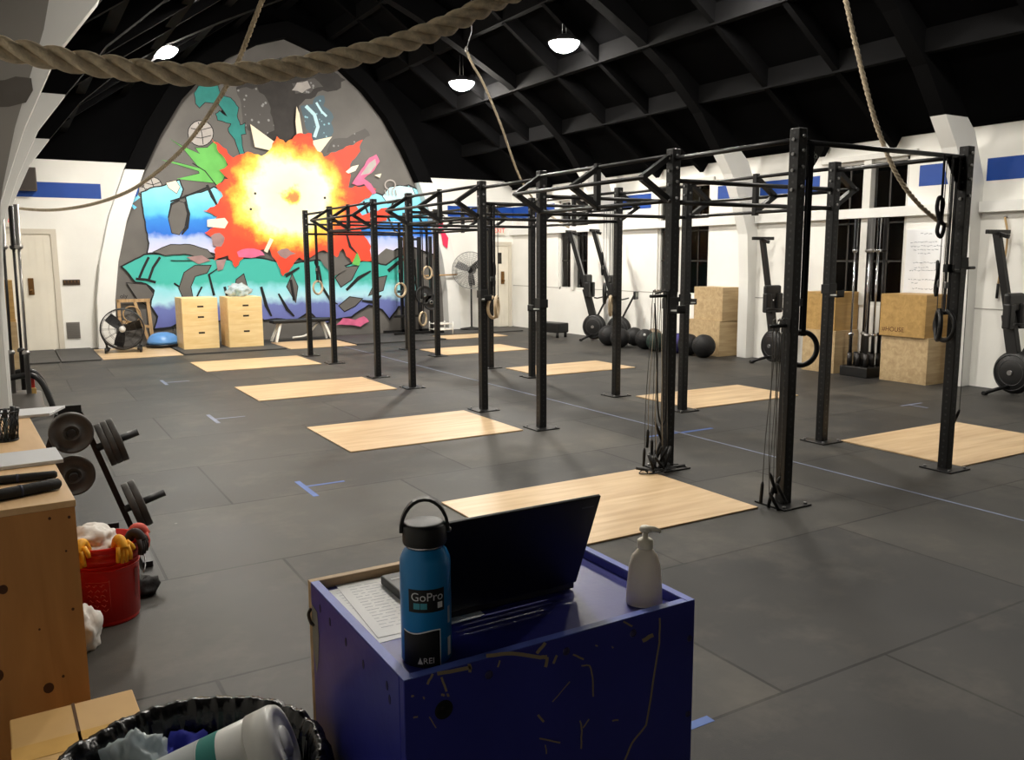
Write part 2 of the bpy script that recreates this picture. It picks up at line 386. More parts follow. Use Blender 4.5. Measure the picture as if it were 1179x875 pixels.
# ------------------------------------------------------------------ lamps
M_LAMPB = mat('lamp_housing', (70, 70, 72), 0.4, 0.6)
def lamp(x, y, z, k, label):
    r = thing('highbay_lamp', label, 'lamp', (x, y, z), group='round high bay lamps under the roof')
    m = mat('lamp_emitter_%d' % int(k*100), (255, 255, 255), 0.4, emit=(255, 248, 236), estr=LAMP_STR*k)
    MB().lathe([(0.0, -0.15), (0.07, -0.145), (0.14, -0.12), (0.195, -0.075), (0.225, -0.03), (0.235, 0.0)], n=32).build('diffuser', m, r)
    mb = MB(); mb.lathe([(0.24, -0.012), (0.245, 0.01), (0.2, 0.03), (0.12, 0.05), (0.1, 0.09), (0.06, 0.11), (0.02, 0.115)], n=32)
    mb.build('housing', M_LAMPB, r)
    zt = roof_z(x)-0.02-z
    for s in (-1, 1): MB().cyl((s*0.035, 0, 0.1), (s*0.03, 0, zt), 0.005, 6).build('hanger', mat('hanger_wire', (190, 190, 190), 0.3, 0.8), r)
for y, k, w in LAMPS_R: lamp(7.47, y, 4.85, k, 'white high bay lamp %s, window side of the ridge' % w)
for y, k, w in LAMPS_L: lamp(2.3, y, 4.85, k, 'white high bay lamp %s, plank door side of the ridge' % w)
# ------------------------------------------------------------------ platforms, loose mats, tape
M_PLY = wood_mat('platform_ply', (178, 148, 110), (206, 180, 142), 'X', 0.42, 0.8)
M_MAT = mat('loose_mat', (60, 59, 58), 0.6, var=0.2, scale=3, bump=0.1, bscale=200)
def platform(x0, x1, y0, y1, label, z=0.012):
    mb = MB(); mb.rbox(x0, x1, y0, y1, 0, z, 0.003)
    return tag(mb.build('lifting_platform', M_PLY), label, 'platform', 'plywood lifting platforms')
# ================================================================== RIG
X0, X1 = 4.349, 6.159
RY = [3.768, 4.933, 6.759, 7.9215, 9.8116, 10.984, 12.813, 14.055]
HU = 2.44
for (a, b, lab) in ((0, 1, 'nearest the blue podium'), (2, 3, 'second along the door side of the rig'), (4, 5, 'third along the door side of the rig'), (6, 7, 'fourth along the door side, before the plywood boxes')):
    platform(2.40, 4.13, RY[a]-0.02 if a else 3.78, RY[b]+0.05, 'pale plywood platform, '+lab)
for (a, b, lab) in ((0, 1, 'beside the stacked crates under the poster'), (2, 3, 'second along the window side of the rig'), (4, 5, 'third along the window side of the rig'), (6, 7, 'fourth along the window side, towards the exit door')):
    platform(6.30, 7.97, RY[a]-0.02 if a else 3.72, RY[b]-0.2 if a else 4.84, 'pale plywood platform, '+lab)
platform(4.35, 5.62, 15.22, 16.6, 'pale plywood platform under the white legged flat bench')
platform(1.25, 2.5, 15.3, 17.1, 'pale plywood platform under the black drum fan')
platform(7.6, 9.0, 15.3, 16.1, 'pale plywood platform near the pedestal fan')
def rubber_mat(x0, x1, y0, y1, label):
    mb = MB(); mb.rbox(x0, x1, y0, y1, 0, 0.025, 0.004); return tag(mb.build('rubber_mat', M_MAT), label, 'mat', 'loose black rubber mats by the mural')
rubber_mat(-0.4, 0.62, 15.25, 17.4, 'black rubber mat before the cream plank door')
rubber_mat(0.64, 1.22, 15.25, 17.4, 'black rubber mat beside the drum fan platform')
rubber_mat(2.53, 4.3, 15.3, 17.3, 'black rubber mat under the two tall plywood boxes')
rubber_mat(5.65, 7.55, 15.3, 17.1, 'black rubber mat before the squat rack')
rubber_mat(7.6, 9.9, 16.15, 17.4, 'black rubber mat under the pedestal fan')
def steel_holes():
    m = bpy.data.materials.new('upright_steel'); m.use_nodes = True; nt = m.node_tree; N = nt.nodes.new; L = nt.links.new
    b = nt.nodes['Principled BSDF']; b.inputs['Roughness'].default_value = 0.42; b.inputs['Metallic'].default_value = 0.2
    tc = N('ShaderNodeTexCoord'); sp = N('ShaderNodeSeparateXYZ'); L(tc.outputs['Object'], sp.inputs[0])
    def M(op, a=None, b_=None, v=None, v2=None):
        n = N('ShaderNodeMath'); n.operation = op
        if a is not None: L(a, n.inputs[0])
        if b_ is not None: L(b_, n.inputs[1])
        if v is not None: n.inputs[1].default_value = v
        return n.outputs[0]
    ax = M('ABSOLUTE', sp.outputs[0]); ay = M('ABSOLUTE', sp.outputs[1]); mn = M('MINIMUM', ax, ay)
    zz = M('SUBTRACT', M('MODULO', sp.outputs[2], v=0.0508), v=0.0254)
    d2 = M('ADD', M('MULTIPLY', mn, mn), M('MULTIPLY', zz, zz)); hole = M('LESS_THAN', d2, v=0.009**2)
    mx = N('ShaderNodeMix'); mx.data_type = 'RGBA'; L(hole, mx.inputs['Factor']); mx.inputs['A'].default_value = lin((17, 17, 18))+(1,); mx.inputs['B'].default_value = lin((46, 46, 48))+(1,)
    L(mx.outputs['Result'], b.inputs['Base Color']); return m
M_UP = steel_holes()
M_STEEL = mat('rig_black', (17, 17, 18), 0.42, 0.1, var=0.15, scale=12)
M_BOLT = mat('bolt_zinc', (150, 150, 150), 0.35, 0.9)
rig = thing('pull_up_rig', 'long black steel pull-up rig of sixteen drilled uprights down the middle of the hall', 'rig', (0, 0, 0))
up_me = None
for c, X in enumerate((X0, X1)):
    for i, Y in enumerate(RY):
        if up_me is None:
            mb = MB(); mb.box(-0.038, 0.038, -0.038, 0.038, 0.01, HU)
            u = mb.build('upright', M_UP, rig, bevel=0.005); up_me = u.data
            pl = MB().rbox(-0.13, 0.13, -0.13, 0.13, 0, 0.012, 0.003).build('base_plate', M_STEEL, u); pl_me = pl.data
            ab_me = MB().cyl((0, 0, 0.012), (0, 0, 0.024), 0.012, 6).build('anchor_bolt', M_BOLT, u).data; children(u)[-1].location = (-0.1, -0.1, 0)
            for sx, sy in ((-0.1, 0.1), (0.1, -0.1), (0.1, 0.1)):
                q = bpy.data.objects.new('anchor_bolt', ab_me); COL.objects.link(q); q.parent = u; q.location = (sx, sy, 0)
            mb = MB()
            for z in (2.39, 2.3, 2.2, 2.08):
                mb.cyl((0, -0.039, z), (0, -0.05, z), 0.011, 8); mb.cyl((-0.039, 0, z-0.02), (-0.05, 0, z-0.02), 0.011, 8)
            mb.build('bolt_heads', M_BOLT, u); bh_me = children(u)[-1].data
            u.location = (X, Y, 0)
        else:
            u = bpy.data.objects.new('upright', up_me); COL.objects.link(u); u.parent = rig; u.location = (X, Y, 0)
            md = u.modifiers.new('edge', 'BEVEL'); md.width = 0.005; md.segments = 2; md.limit_method = 'ANGLE'
            for n, me in (('base_plate', pl_me), ('bolt_heads', bh_me)):
                q = bpy.data.objects.new(n, me); COL.objects.link(q); q.parent = u
            for sx, sy in ((-0.1, -0.1), (-0.1, 0.1), (0.1, -0.1), (0.1, 0.1)):
                q = bpy.data.objects.new('anchor_bolt', ab_me); COL.objects.link(q); q.parent = u; q.location = (sx, sy, 0)
def rod(a, b, r=0.0165): return MB().cyl(a, b, r, 12).build('pull_up_bar', M_STEEL, rig)
def gusset(P, d, name='gusset_bracket'):
    """triangular bracket below a cross bar, on an upright at P towards d"""
    P = Vector(P); d = Vector(d); mb = MB(); s = Vector((d.y, -d.x, 0))*0.004
    t = [P, P+d*0.2, P+d*0.2+Vector((0, 0, -0.035)), P+d*0.035+Vector((0, 0, -0.24)), P+Vector((0, 0, -0.24))]
    mb.prism([q-s for q in t], 0.008, (d.y, -d.x, 0))
    return mb.build(name, M_STEEL, rig)
E_ = 0.038
# long rails
for c, X in enumerate((X0, X1)):
    out = -1 if c == 0 else 1
    for i in range(7):
        a, b = RY[i]+E_, RY[i+1]-E_
        if i % 2 == 0:      # narrow bay: one straight bar
            rod((X, a, 2.37), (X, b, 2.37), 0.0175)
        else:               # wide bay: triangular flying bars
            xo = X+out*0.29
            for (xx, zz) in ((X+out*0.03, 2.39), (xo, 2.22), (X+out*0.03, 2.06)):
                rod((xx, a-0.06, zz), (xx, b+0.06, zz), 0.0165)
            for yy, mid in ((a-0.02, False), ((a+b)/2, True), (b+0.02, False)):
                mb = MB()
                mb.bar((X+out*0.02, yy, 2.39), (xo, yy, 2.22), 0.04, 0.05, (0, 1, 0)); mb.bar((xo, yy, 2.22), (X+out*0.02, yy, 2.06), 0.04, 0.05, (0, 1, 0))
                if mid: mb.bar((X+out*0.03, yy, 2.03), (X+out*0.03, yy, 2.42), 0.045, 0.045, (0, 1, 0))
                mb.build('triangle_bracket', M_STEEL, rig)
# cross bars
for i, Y in enumerate(RY):
    if i == 0:
        rod((X0+E_, Y, 2.36), (X1-E_, Y, 2.36), 0.0175)
        gb = gusset((X0+E_, Y, 2.36), (1, 0, 0)); gusset((X1-E_, Y, 2.36), (-1, 0, 0))
    else:
        for z in (2.21, 2.05): rod((X0+E_, Y, z), (X1-E_, Y, z), 0.0175)
tb = text_mesh('bracket_letters', 'PR', 0.075, Matrix.Translation((X0+E_+0.1, RY[0]-0.0055, 2.275)) @ Matrix.Rotation(math.radians(38), 4, 'Y') @ Matrix.Rotation(PI/2, 4, 'X'), mat('letter_white', (225, 225, 225), 0.5), gb)
# ------------------------------------------------------------------ J-cups (bar hooks) left on the uprights
M_CUP = mat('cup_black', (20, 20, 21), 0.5)
M_UHMW = mat('cup_liner', (196, 196, 192), 0.5)
def jcup(X, Y, z, rz, label, liner=True):
    r = thing('bar_hook', label, 'bar hook', (X, Y, z), rz, 'steel bar hooks on the rig')
    mb = MB(); mb.box(-0.044, 0.044, -0.046, -0.039, -0.06, 0.06); mb.box(-0.044, 0.044, -0.13, -0.046, -0.06, -0.045); mb.box(-0.044, 0.044, -0.13, -0.118, -0.06, 0.0)
    mb.box(-0.046, -0.039, -0.046, 0.046, -0.03, 0.05); mb.box(0.039, 0.046, -0.046, 0.046, -0.03, 0.05); mb.build('hook_plate', M_CUP, r, bevel=0.003)
    if liner: MB().box(-0.035, 0.035, -0.118, -0.046, -0.045, -0.036).build('liner', M_UHMW, r)
jcup(X0, RY[2], 1.2, PI/2*3, 'black bar hook clamped on the third upright of the front row')
jcup(X0, RY[3], 1.25, 0, 'black bar hook on the upright beside the hanging wooden rings')
jcup(X1, RY[0], 1.58, PI/2*3, 'black bar hook on the upright before the poster')
jcup(X1, RY[1], 1.35, 0, 'black bar hook on the upright before the barbell holder')
jcup(X1, RY[2], 1.2, PI/2, 'black bar hook on the upright before the square crates by the second window')
jcup(X0, RY[1], 1.28, 0, 'black bar hook on the upright hung with jump ropes')
# ================================================================== MURAL (flat paint on the plaster inside the arch)
YM = 17.47
mural = thing('mural', 'large graffiti mural with a fiery explosion inside the white footed pointed arch', 'mural', (CX, YM, 0))
def mp(x, y, lift): v = at_y(x, y, YM); return Vector((v.x-CX, -lift, v.z))
_lift = [0.001]
def _offset(poly, d):
    """grow a 2D outline by d (miter, clamped)"""
    n = len(poly); A = sum(poly[i][0]*poly[(i+1) % n][1]-poly[(i+1) % n][0]*poly[i][1] for i in range(n)); sg = 1 if A > 0 else -1; out = []
    for i in range(n):
        p, q, r = Vector(poly[i-1]), Vector(poly[i]), Vector(poly[(i+1) % n])
        e1 = (q-p).normalized() if (q-p).length > 1e-6 else Vector((1, 0)); e2 = (r-q).normalized() if (r-q).length > 1e-6 else e1
        n1 = Vector((e1.y, -e1.x))*sg; n2 = Vector((e2.y, -e2.x))*sg; m = n1+n2
        m = m/max(m.dot(n1), 0.45) if m.length > 1e-6 else n1
        out.append(tuple(q+m*d))
    return out
def paint(name, poly, m, outline=0.0, raw=False):
    """flat patch of paint: poly in photo pixels, laid on the mural plane"""
    if outline > 0:
        _lift[0] += 0.0006
        MB().prism([mp(x, y, _lift[0]) for x, y in _offset(poly, outline)], 0.0005, (0, -1, 0)).build(name+'_outline', M_INK, mural)
    _lift[0] += 0.0006
    return MB().prism([mp(x, y, _lift[0]) for x, y in poly], 0.0005, (0, -1, 0)).build(name, m, mural)
def bumpy(poly, amp, seed, seg=5):
    rnd = random.Random(seed); out = []
    n = len(poly)
    for i in range(n):
        a, b = Vector(poly[i]), Vector(poly[(i+1) % n]); d = b-a
        if d.length < 1e-6: continue
        k = max(2, int(d.length/seg)); nn = Vector((d.y, -d.x)).normalized()
        for j in range(k):
            out.append(tuple(a+d*(j/k)+nn*(rnd.uniform(-amp, amp) if j else 0)))
    return out
def stroke(pts, w):
    """ribbon polygon along pts with width w (or list of widths)"""
    P = [Vector(p) for p in pts]; L_, R_ = [], []
    for i, p in enumerate(P):
        t = (P[min(i+1, len(P)-1)]-P[max(i-1, 0)]).normalized(); n = Vector((t.y, -t.x)); ww = (w[i] if isinstance(w, (list, tuple)) else w)/2
        L_.append(tuple(p+n*ww)); R_.append(tuple(p-n*ww))
    return L_+R_[::-1]
def circ(cx, cy, r, n=18, sy=1.0): return [(cx+r*math.cos(2*PI*i/n), cy+r*sy*math.sin(2*PI*i/n)) for i in range(n)]
M_INK = mat('paint_black', (18, 18, 20), 0.6)
M_GREYP = mat('paint_grey', (98, 95, 92), 0.6, var=0.14, scale=1.6)
M_TEAL = mat('paint_teal', (38, 128, 122), 0.6, var=0.12, scale=5)
M_GREEN = mat('paint_green', (98, 176, 84), 0.6, var=0.1, scale=4)
M_RED = mat('paint_red', (232, 74, 40), 0.6, var=0.18, scale=5)
M_ORANGE = mat('paint_orange', (250, 136, 40), 0.6, var=0.12, scale=6)
M_YEL = mat('paint_yellow', (255, 224, 84), 0.6, var=0.12, scale=5)
M_CREAM = mat('paint_cream', (255, 246, 200), 0.6, var=0.05, scale=5)
M_BONE = mat('paint_bone', (240, 226, 200), 0.6)
M_PINK = mat('paint_pink', (206, 100, 138), 0.6, var=0.15, scale=6)
M_SILV = mat('paint_silver', (168, 162, 158), 0.6, var=0.1, scale=6)
M_DBRN = mat('paint_umber', (46, 42, 40), 0.6, var=0.3, scale=4)
M_ROYAL = mat('paint_royal', (28, 92, 190), 0.6, var=0.15, scale=8)
M_MUD = mat('paint_mauve', (150, 122, 122), 0.6, var=0.15, scale=6)
M_ICE = mat('paint_ice', (190, 226, 236), 0.6, var=0.06, scale=6)
def band_mat(name, stops, z0, z1, wob=0.06):
    m = bpy.data.materials.new(name); m.use_nodes = True; nt = m.node_tree; N = nt.nodes.new; L = nt.links.new
    b = nt.nodes['Principled BSDF']; b.inputs['Roughness'].default_value = 0.6
    tc = N('ShaderNodeTexCoord'); sp = N('ShaderNodeSeparateXYZ'); L(tc.outputs['Object'], sp.inputs[0])
    n = N('ShaderNodeTexNoise'); n.inputs['Scale'].default_value = 5; n.inputs['Detail'].default_value = 4; L(tc.outputs['Object'], n.inputs['Vector'])
    ma = N('ShaderNodeMath'); ma.operation = 'MULTIPLY_ADD'; ma.inputs[1].default_value = wob*4; L(n.outputs['Fac'], ma.inputs[0]); L(sp.outputs[2], ma.inputs[2])
    mr = N('ShaderNodeMapRange'); mr.inputs['From Min'].default_value = z0+wob*2; mr.inputs['From Max'].default_value = z1+wob*2; L(ma.outputs[0], mr.inputs['Value'])
    r = N('ShaderNodeValToRGB'); cr = r.color_ramp
    while len(cr.elements) < len(stops): cr.elements.new(0.5)
    for e, (p, c) in zip(cr.elements, stops): e.position = p; e.color = lin(c)+(1,)
    L(mr.outputs['Result'], r.inputs['Fac']); L(r.outputs['Color'], b.inputs['Base Color']); return m
def fire_mat():
    m = bpy.data.materials.new('paint_fire'); m.use_nodes = True; nt = m.node_tree; N = nt.nodes.new; L = nt.links.new
    b = nt.nodes['Principled BSDF']; b.inputs['Roughness'].default_value = 0.6
    c = at_y(333, 226, YM); tc = N('ShaderNodeTexCoord'); mpn = N('ShaderNodeMapping'); mpn.inputs['Location'].default_value = (-(c.x-CX)/1.42, 0, -c.z/1.3); mpn.inputs['Scale'].default_value = (1/1.42, 0, 1/1.3); L(tc.outputs['Object'], mpn.inputs['Vector'])
    ln = N('ShaderNodeVectorMath'); ln.operation = 'LENGTH'; L(mpn.outputs[0], ln.inputs[0])
    n = N('ShaderNodeTexNoise'); n.inputs['Scale'].default_value = 2.3; n.inputs['Detail'].default_value = 7; n.inputs['Roughness'].default_value = 0.6; L(tc.outputs['Object'], n.inputs['Vector'])
    ma = N('ShaderNodeMath'); ma.operation = 'MULTIPLY_ADD'; ma.inputs[1].default_value = 0.62; L(n.outputs['Fac'], ma.inputs[0]); L(ln.outputs['Value'], ma.inputs[2])
    sb = N('ShaderNodeMath'); sb.operation = 'SUBTRACT'; sb.inputs[1].default_value = 0.31; L(ma.outputs[0], sb.inputs[0])
    r = N('ShaderNodeValToRGB'); cr = r.color_ramp
    st = [(0.0, (196, 132, 70)), (0.05, (255, 220, 90)), (0.12, (255, 246, 196)), (0.52, (255, 250, 214)), (0.68, (255, 226, 92)), (0.8, (253, 160, 50)), (0.88, (238, 84, 42)), (1.0, (226, 66, 40))]
    while len(cr.elements) < len(st): cr.elements.new(0.5)
    for e, (p, q) in zip(cr.elements, st): e.position = p; e.color = lin(q)+(1,)
    L(sb.outputs[0], r.inputs['Fac']); L(r.outputs['Color'], b.inputs['Base Color']); return m
M_FIRE = fire_mat()
def zz(y): return at_y(330, y, YM).z
M_LOW = band_mat('paint_letters_low', [(0, (92, 96, 160)), (0.32, (108, 120, 184)), (0.42, (176, 222, 236)), (0.56, (140, 214, 226)), (0.66, (62, 178, 166)), (1, (58, 172, 160))], zz(376), zz(296))
M_UPP = band_mat('paint_letters_up', [(0, (206, 206, 236)), (0.16, (170, 186, 228)), (0.24, (26, 104, 204)), (0.42, (40, 128, 214)), (0.5, (84, 186, 230)), (0.75, (128, 212, 236)), (1, (150, 222, 240))], zz(288), zz(210))
def dots_mat(name, base, dot, scale, thr=0.25):
    m = bpy.data.materials.new(name); m.use_nodes = True; nt = m.node_tree; N = nt.nodes.new; L = nt.links.new
    b = nt.nodes['Principled BSDF']; b.inputs['Roughness'].default_value = 0.6; tc = N('ShaderNodeTexCoord')
    v = N('ShaderNodeTexVoronoi'); v.inputs['Scale'].default_value = scale; L(tc.outputs['Object'], v.inputs['Vector'])
    r = N('ShaderNodeValToRGB'); r.color_ramp.elements[0].position = thr*0.7; r.color_ramp.elements[1].position = thr
    r.color_ramp.elements[0].color = lin(dot)+(1,); r.color_ramp.elements[1].color = lin(base)+(1,); L(v.outputs['Distance'], r.inputs['Fac']); L(r.outputs['Color'], b.inputs['Base Color']); return m
M_DOTG = dots_mat('paint_dots_grey', (76, 73, 71), (140, 140, 140), 9)
M_DOTB = dots_mat('paint_dots_blue', (74, 96, 108), (140, 190, 206), 10)
# wall ground inside the arch
prof = [(CX+d, z) for d, z in ARCH[:-1]] + [(CX, ARCH[-1][1])] + [(CX-d, z) for d, z in ARCH[:-1][::-1]]
MB().prism([(x-CX, 0, z) for x, z in prof], 0.027, (0, 1, 0)).build('painted_ground', M_GREYP, mural)
# dark crown at the top
paint('dark_crown', bumpy([(300, 170), (308, 130), (300, 118), (276, 112), (270, 92), (285, 76), (318, 68), (350, 70), (380, 78), (398, 92), (388, 104), (366, 106), (344, 122), (338, 170)], 2.5, 1), M_DBRN)
paint('dotted_patch', bumpy([(272, 104), (296, 100), (310, 120), (316, 150), (304, 158), (282, 146)], 2, 2), M_DOTG)
paint('dotted_patch', bumpy([(336, 96), (362, 90), (372, 100), (352, 108), (340, 108)], 2, 3), M_DOTG)
paint('silver_patch', bumpy([(336, 104), (342, 95), (354, 93), (358, 101), (348, 107)], 1, 4), M_SILV)
paint('blue_swirl', bumpy([(346, 122), (360, 120), (363, 112), (373, 110), (372, 122), (382, 130), (384, 152), (372, 162), (360, 160), (352, 148)], 2, 5), M_DOTB)
paint('swirl_line', stroke([(352, 122), (362, 132), (366, 146), (362, 158)], 4), M_ICE)
paint('swirl_line', stroke([(364, 118), (370, 128), (376, 134)], 2.5), M_ICE)
paint('dotted_patch', bumpy([(376, 176), (384, 160), (404, 156), (420, 148), (426, 156), (412, 164), (396, 172)], 2, 6), M_DOTG)
# teal creature
U = lambda pts: [(130+u/5.47, 80+v/5.47) for u, v in pts]
paint('teal_creature', bumpy(U([(512,150),(540,105),(600,96),(660,100),(680,165),(740,180),(765,205),(790,240),(780,290),(795,330),(800,352),(830,340),(835,405),(806,410),(812,480),(845,580),(815,560),(790,505),(768,440),(735,400),(728,370),(745,340),(660,318),(648,280),(672,262),(705,290),(722,300),(690,250),(660,212),(580,205),(545,240),(522,215)]), 0.6, 7), M_TEAL, 0.8)
# green spikes
paint('green_spikes', U([(355,435),(430,480),(548,532),(520,495),(595,492),(640,450),(692,500),(725,630),(690,700),(655,735),(640,715),(400,690),(545,655),(540,640),(300,568),(400,585),(545,622),(440,495)]), M_GREEN, 0.6)
paint('spike_crease', stroke(U([(500,590),(580,640),(655,735)]), 1.2), M_INK)
for (cx, cy, r) in ((552, 402, 78), (250, 738, 56)):
    c = U([(cx, cy)])[0]; rr = r/5.47
    paint('grey_globe', circ(c[0], c[1], rr), M_SILV, 1.0)
    for k in (-0.4, 0.25): paint('globe_line', stroke([(c[0]-rr*0.8, c[1]+k*rr), (c[0], c[1]+k*rr+2), (c[0]+rr*0.85, c[1]+k*rr-1)], 0.9), M_INK)
    paint('globe_line', stroke([(c[0]-rr*0.2, c[1]-rr*0.9), (c[0]+rr*0.1, c[1]), (c[0]+rr*0.2, c[1]+rr*0.9)], 0.9), M_INK)
paint('grey_arm', U([(165,740),(195,745),(215,790),(245,800),(235,820),(190,800),(165,775)]), M_SILV, 0.8)
# upper letters
paint('upper_letter', bumpy([(163, 222), (178, 216), (190, 214), (196, 210), (206, 208), (210, 218), (205, 230), (196, 234), (193, 250), (197, 268), (204, 270), (212, 264), (217, 245), (214, 226), (232, 222), (246, 216), (262, 222), (272, 240), (270, 262), (262, 280), (248, 292), (222, 286), (205, 284), (186, 290), (170, 291), (172, 280), (168, 260), (165, 240)], 0.6, 8), M_UPP, 1.6)
paint('letter_hole', [(198, 236), (206, 232), (212, 234), (215, 246), (212, 262), (206, 270), (198, 268), (194, 252)], M_GREYP, 0.8)
paint('ink_stroke', stroke([(213, 232), (217, 246), (215, 262), (209, 270)], [2, 4, 4, 2]), M_INK)
paint('ink_stroke', stroke([(196, 232), (214, 226), (238, 216)], 2), M_INK)
paint('ink_stroke', stroke([(238, 213), (244, 226), (250, 237)], [3, 4, 2]), M_INK)
paint('letter_edge', stroke([(160, 226), (150, 234), (156, 240)], 4), M_UPP)
paint('blue_patch', bumpy([(140, 218), (152, 210), (160, 214), (158, 226), (146, 230)], 1, 12), M_ROYAL)
paint('arm_tip', U([(335,715),(395,700),(420,740),(400,780),(350,745)]), M_BONE, 0.6)
# upper letters, window side
paint('upper_letter', bumpy([(405, 240), (412, 228), (428, 222), (440, 226), (452, 216), (470, 214), (486, 222), (500, 232), (506, 250), (508, 276), (498, 292), (476, 284), (456, 286), (440, 296), (428, 300), (412, 292), (404, 276)], 0.8, 9), M_UPP, 1.6)
paint('pale_cap', [(440, 226), (448, 216), (460, 214), (474, 216), (478, 226), (462, 232), (446, 234)], M_ICE, 0.8)
paint('ink_stroke', stroke([(418, 232), (424, 248), (420, 262)], 2.5), M_INK)
paint('ink_stroke', stroke([(452, 234), (446, 250), (454, 266), (466, 272)], 2.5), M_INK)
paint('ink_stroke', stroke([(488, 232), (482, 250), (492, 270)], 2.5), M_INK)
paint('grey_gap', [(432, 296), (444, 286), (458, 290), (456, 304), (440, 312)], M_GREYP)
# lower letters: a gradient body with gaps and ink on top
paint('lower_letter', bumpy([(141, 307), (166, 294), (214, 293), (240, 298), (262, 300), (290, 297), (318, 302), (340, 304), (364, 300), (392, 308), (420, 300), (444, 306), (462, 294), (476, 300), (478, 336), (470, 352), (458, 352), (448, 366), (440, 356), (424, 350), (404, 364), (390, 366), (372, 372), (356, 358), (340, 368), (318, 366), (304, 368), (286, 356), (262, 366), (236, 372), (214, 366), (196, 376), (178, 378), (182, 364), (174, 352), (178, 334), (168, 326), (156, 324)], 0.7, 10), M_LOW, 1.8)
for pts in ([(212, 346), (206, 332), (212, 314), (224, 306), (242, 306), (238, 314), (224, 318), (219, 330), (222, 346), (232, 352), (222, 358)], [(268, 344), (272, 322), (280, 316), (284, 330), (282, 346)], [(330, 330), (336, 316), (342, 330), (340, 348)], [(386, 320), (398, 308), (412, 306), (404, 322), (392, 330)], [(424, 340), (434, 320), (444, 318), (440, 334)], [(146, 326), (168, 328), (176, 338), (170, 352), (158, 344)], [(390, 352), (402, 342), (416, 344), (408, 352), (396, 358)]):
    paint('grey_gap', pts, M_GREYP, 1.0)
for pts, w in (([(171, 296), (165, 308), (160, 320)], 3), ([(184, 296), (176, 308), (171, 322)], 3), ([(156, 321), (168, 322), (179, 325)], 3), ([(206, 330), (200, 326)], 2), ([(232, 330), (226, 342), (240, 346)], [2, 3, 1]), ([(246, 340), (240, 316), (252, 308)], [3, 2.5, 1]), ([(258, 330), (264, 352)], 3), ([(300, 330), (306, 352), (312, 364)], [3, 4, 2]), ([(320, 338), (330, 356), (338, 364)], [2, 4, 2]), ([(334, 322), (338, 346)], 3), ([(344, 308), (328, 318)], [2, 4]), ([(366, 306), (370, 330), (380, 346), (388, 350)], [2, 3, 3, 1]), ([(398, 334), (412, 320), (426, 312)], [3, 4, 2]), ([(446, 312), (458, 302), (468, 296)], [4, 4, 2]), ([(416, 346), (430, 348), (438, 340)], [2, 4, 2]), ([(474, 300), (470, 326), (476, 346)], 3), ([(196, 300), (236, 300)], 1), ([(352, 366), (384, 366)], 2), ([(206, 372), (232, 362), (246, 350)], [3, 2, 1])):
    paint('ink_stroke', stroke(pts, w), M_INK)
paint('grey_swoosh', bumpy([(176, 290), (196, 282), (218, 282), (238, 288), (246, 296), (236, 298), (212, 292), (190, 294)], 0.5, 21), M_GREYP, 1.0)
paint('mauve_dab', [(214, 296), (232, 294), (242, 300), (228, 304)], M_MUD)
paint('mauve_dab', [(248, 300), (260, 298), (256, 310), (250, 312)], M_MUD)
paint('pink_splash', bumpy([(386, 374), (394, 366), (408, 368), (418, 364), (424, 370), (414, 376), (398, 374)], 1, 13), M_PINK)
# explosion
red = [(243,160),(256,170),(268,182),(284,175),(300,180),(312,170),(318,157),(328,165),(342,154),(358,154),(362,170),(372,181),(394,172),(417,161),(411,178),(402,190),(402,206),(400,216),(420,214),(432,218),(424,228),(408,236),(416,248),(438,240),(452,238),(444,254),(414,264),(424,280),(428,300),(404,302),(394,286),(384,298),(372,288),(352,300),(344,296),(336,306),(325,318),(318,302),(308,284),(296,290),(284,290),(270,308),(262,294),(246,300),(246,288),(252,280),(235,268),(246,262),(241,255),(250,250),(233,243),(246,238),(256,226),(248,214),(262,206),(252,196),(262,190)]
paint('white_spike', U([(860,345),(1030,470),(1010,505),(985,512),(890,490)]), M_BONE, 0.4)
U2 = lambda pts: [(300+u/5.47, 80+v/5.47) for u, v in pts]
paint('white_spike', U2([(222,235),(240,280),(262,410),(225,430),(215,330)]), M_BONE)
paint('white_spike', U2([(445,425),(370,525),(310,500),(325,450)]), M_BONE)
paint('fire_burst', bumpy(red, 1.6, 14, 4), M_FIRE)
for cx, cy in ((293, 223), (373, 228), (288, 241)): paint('ink_dot', circ(cx, cy, 1.6, 8), M_DBRN)
paint('bone_bar', [(238, 253), (258, 251), (262, 256), (258, 263), (238, 261)], M_BONE)
paint('bone_bar', [(310, 274), (314, 276), (307, 291), (303, 289)], M_BONE)
paint('grey_burn', bumpy([(242, 272), (252, 268), (258, 274), (254, 284), (244, 282)], 1.5, 20), M_MUD)
paint('grey_burn', bumpy([(318, 290), (330, 286), (340, 292), (328, 298)], 1.5, 22), M_MUD)
paint('pink_smear', bumpy([(272, 290), (284, 286), (298, 288), (304, 294), (288, 297), (274, 296)], 1, 23), M_PINK)
paint('grey_gap', [(366, 296), (378, 290), (392, 300), (398, 310), (384, 318), (372, 306)], M_GREYP)
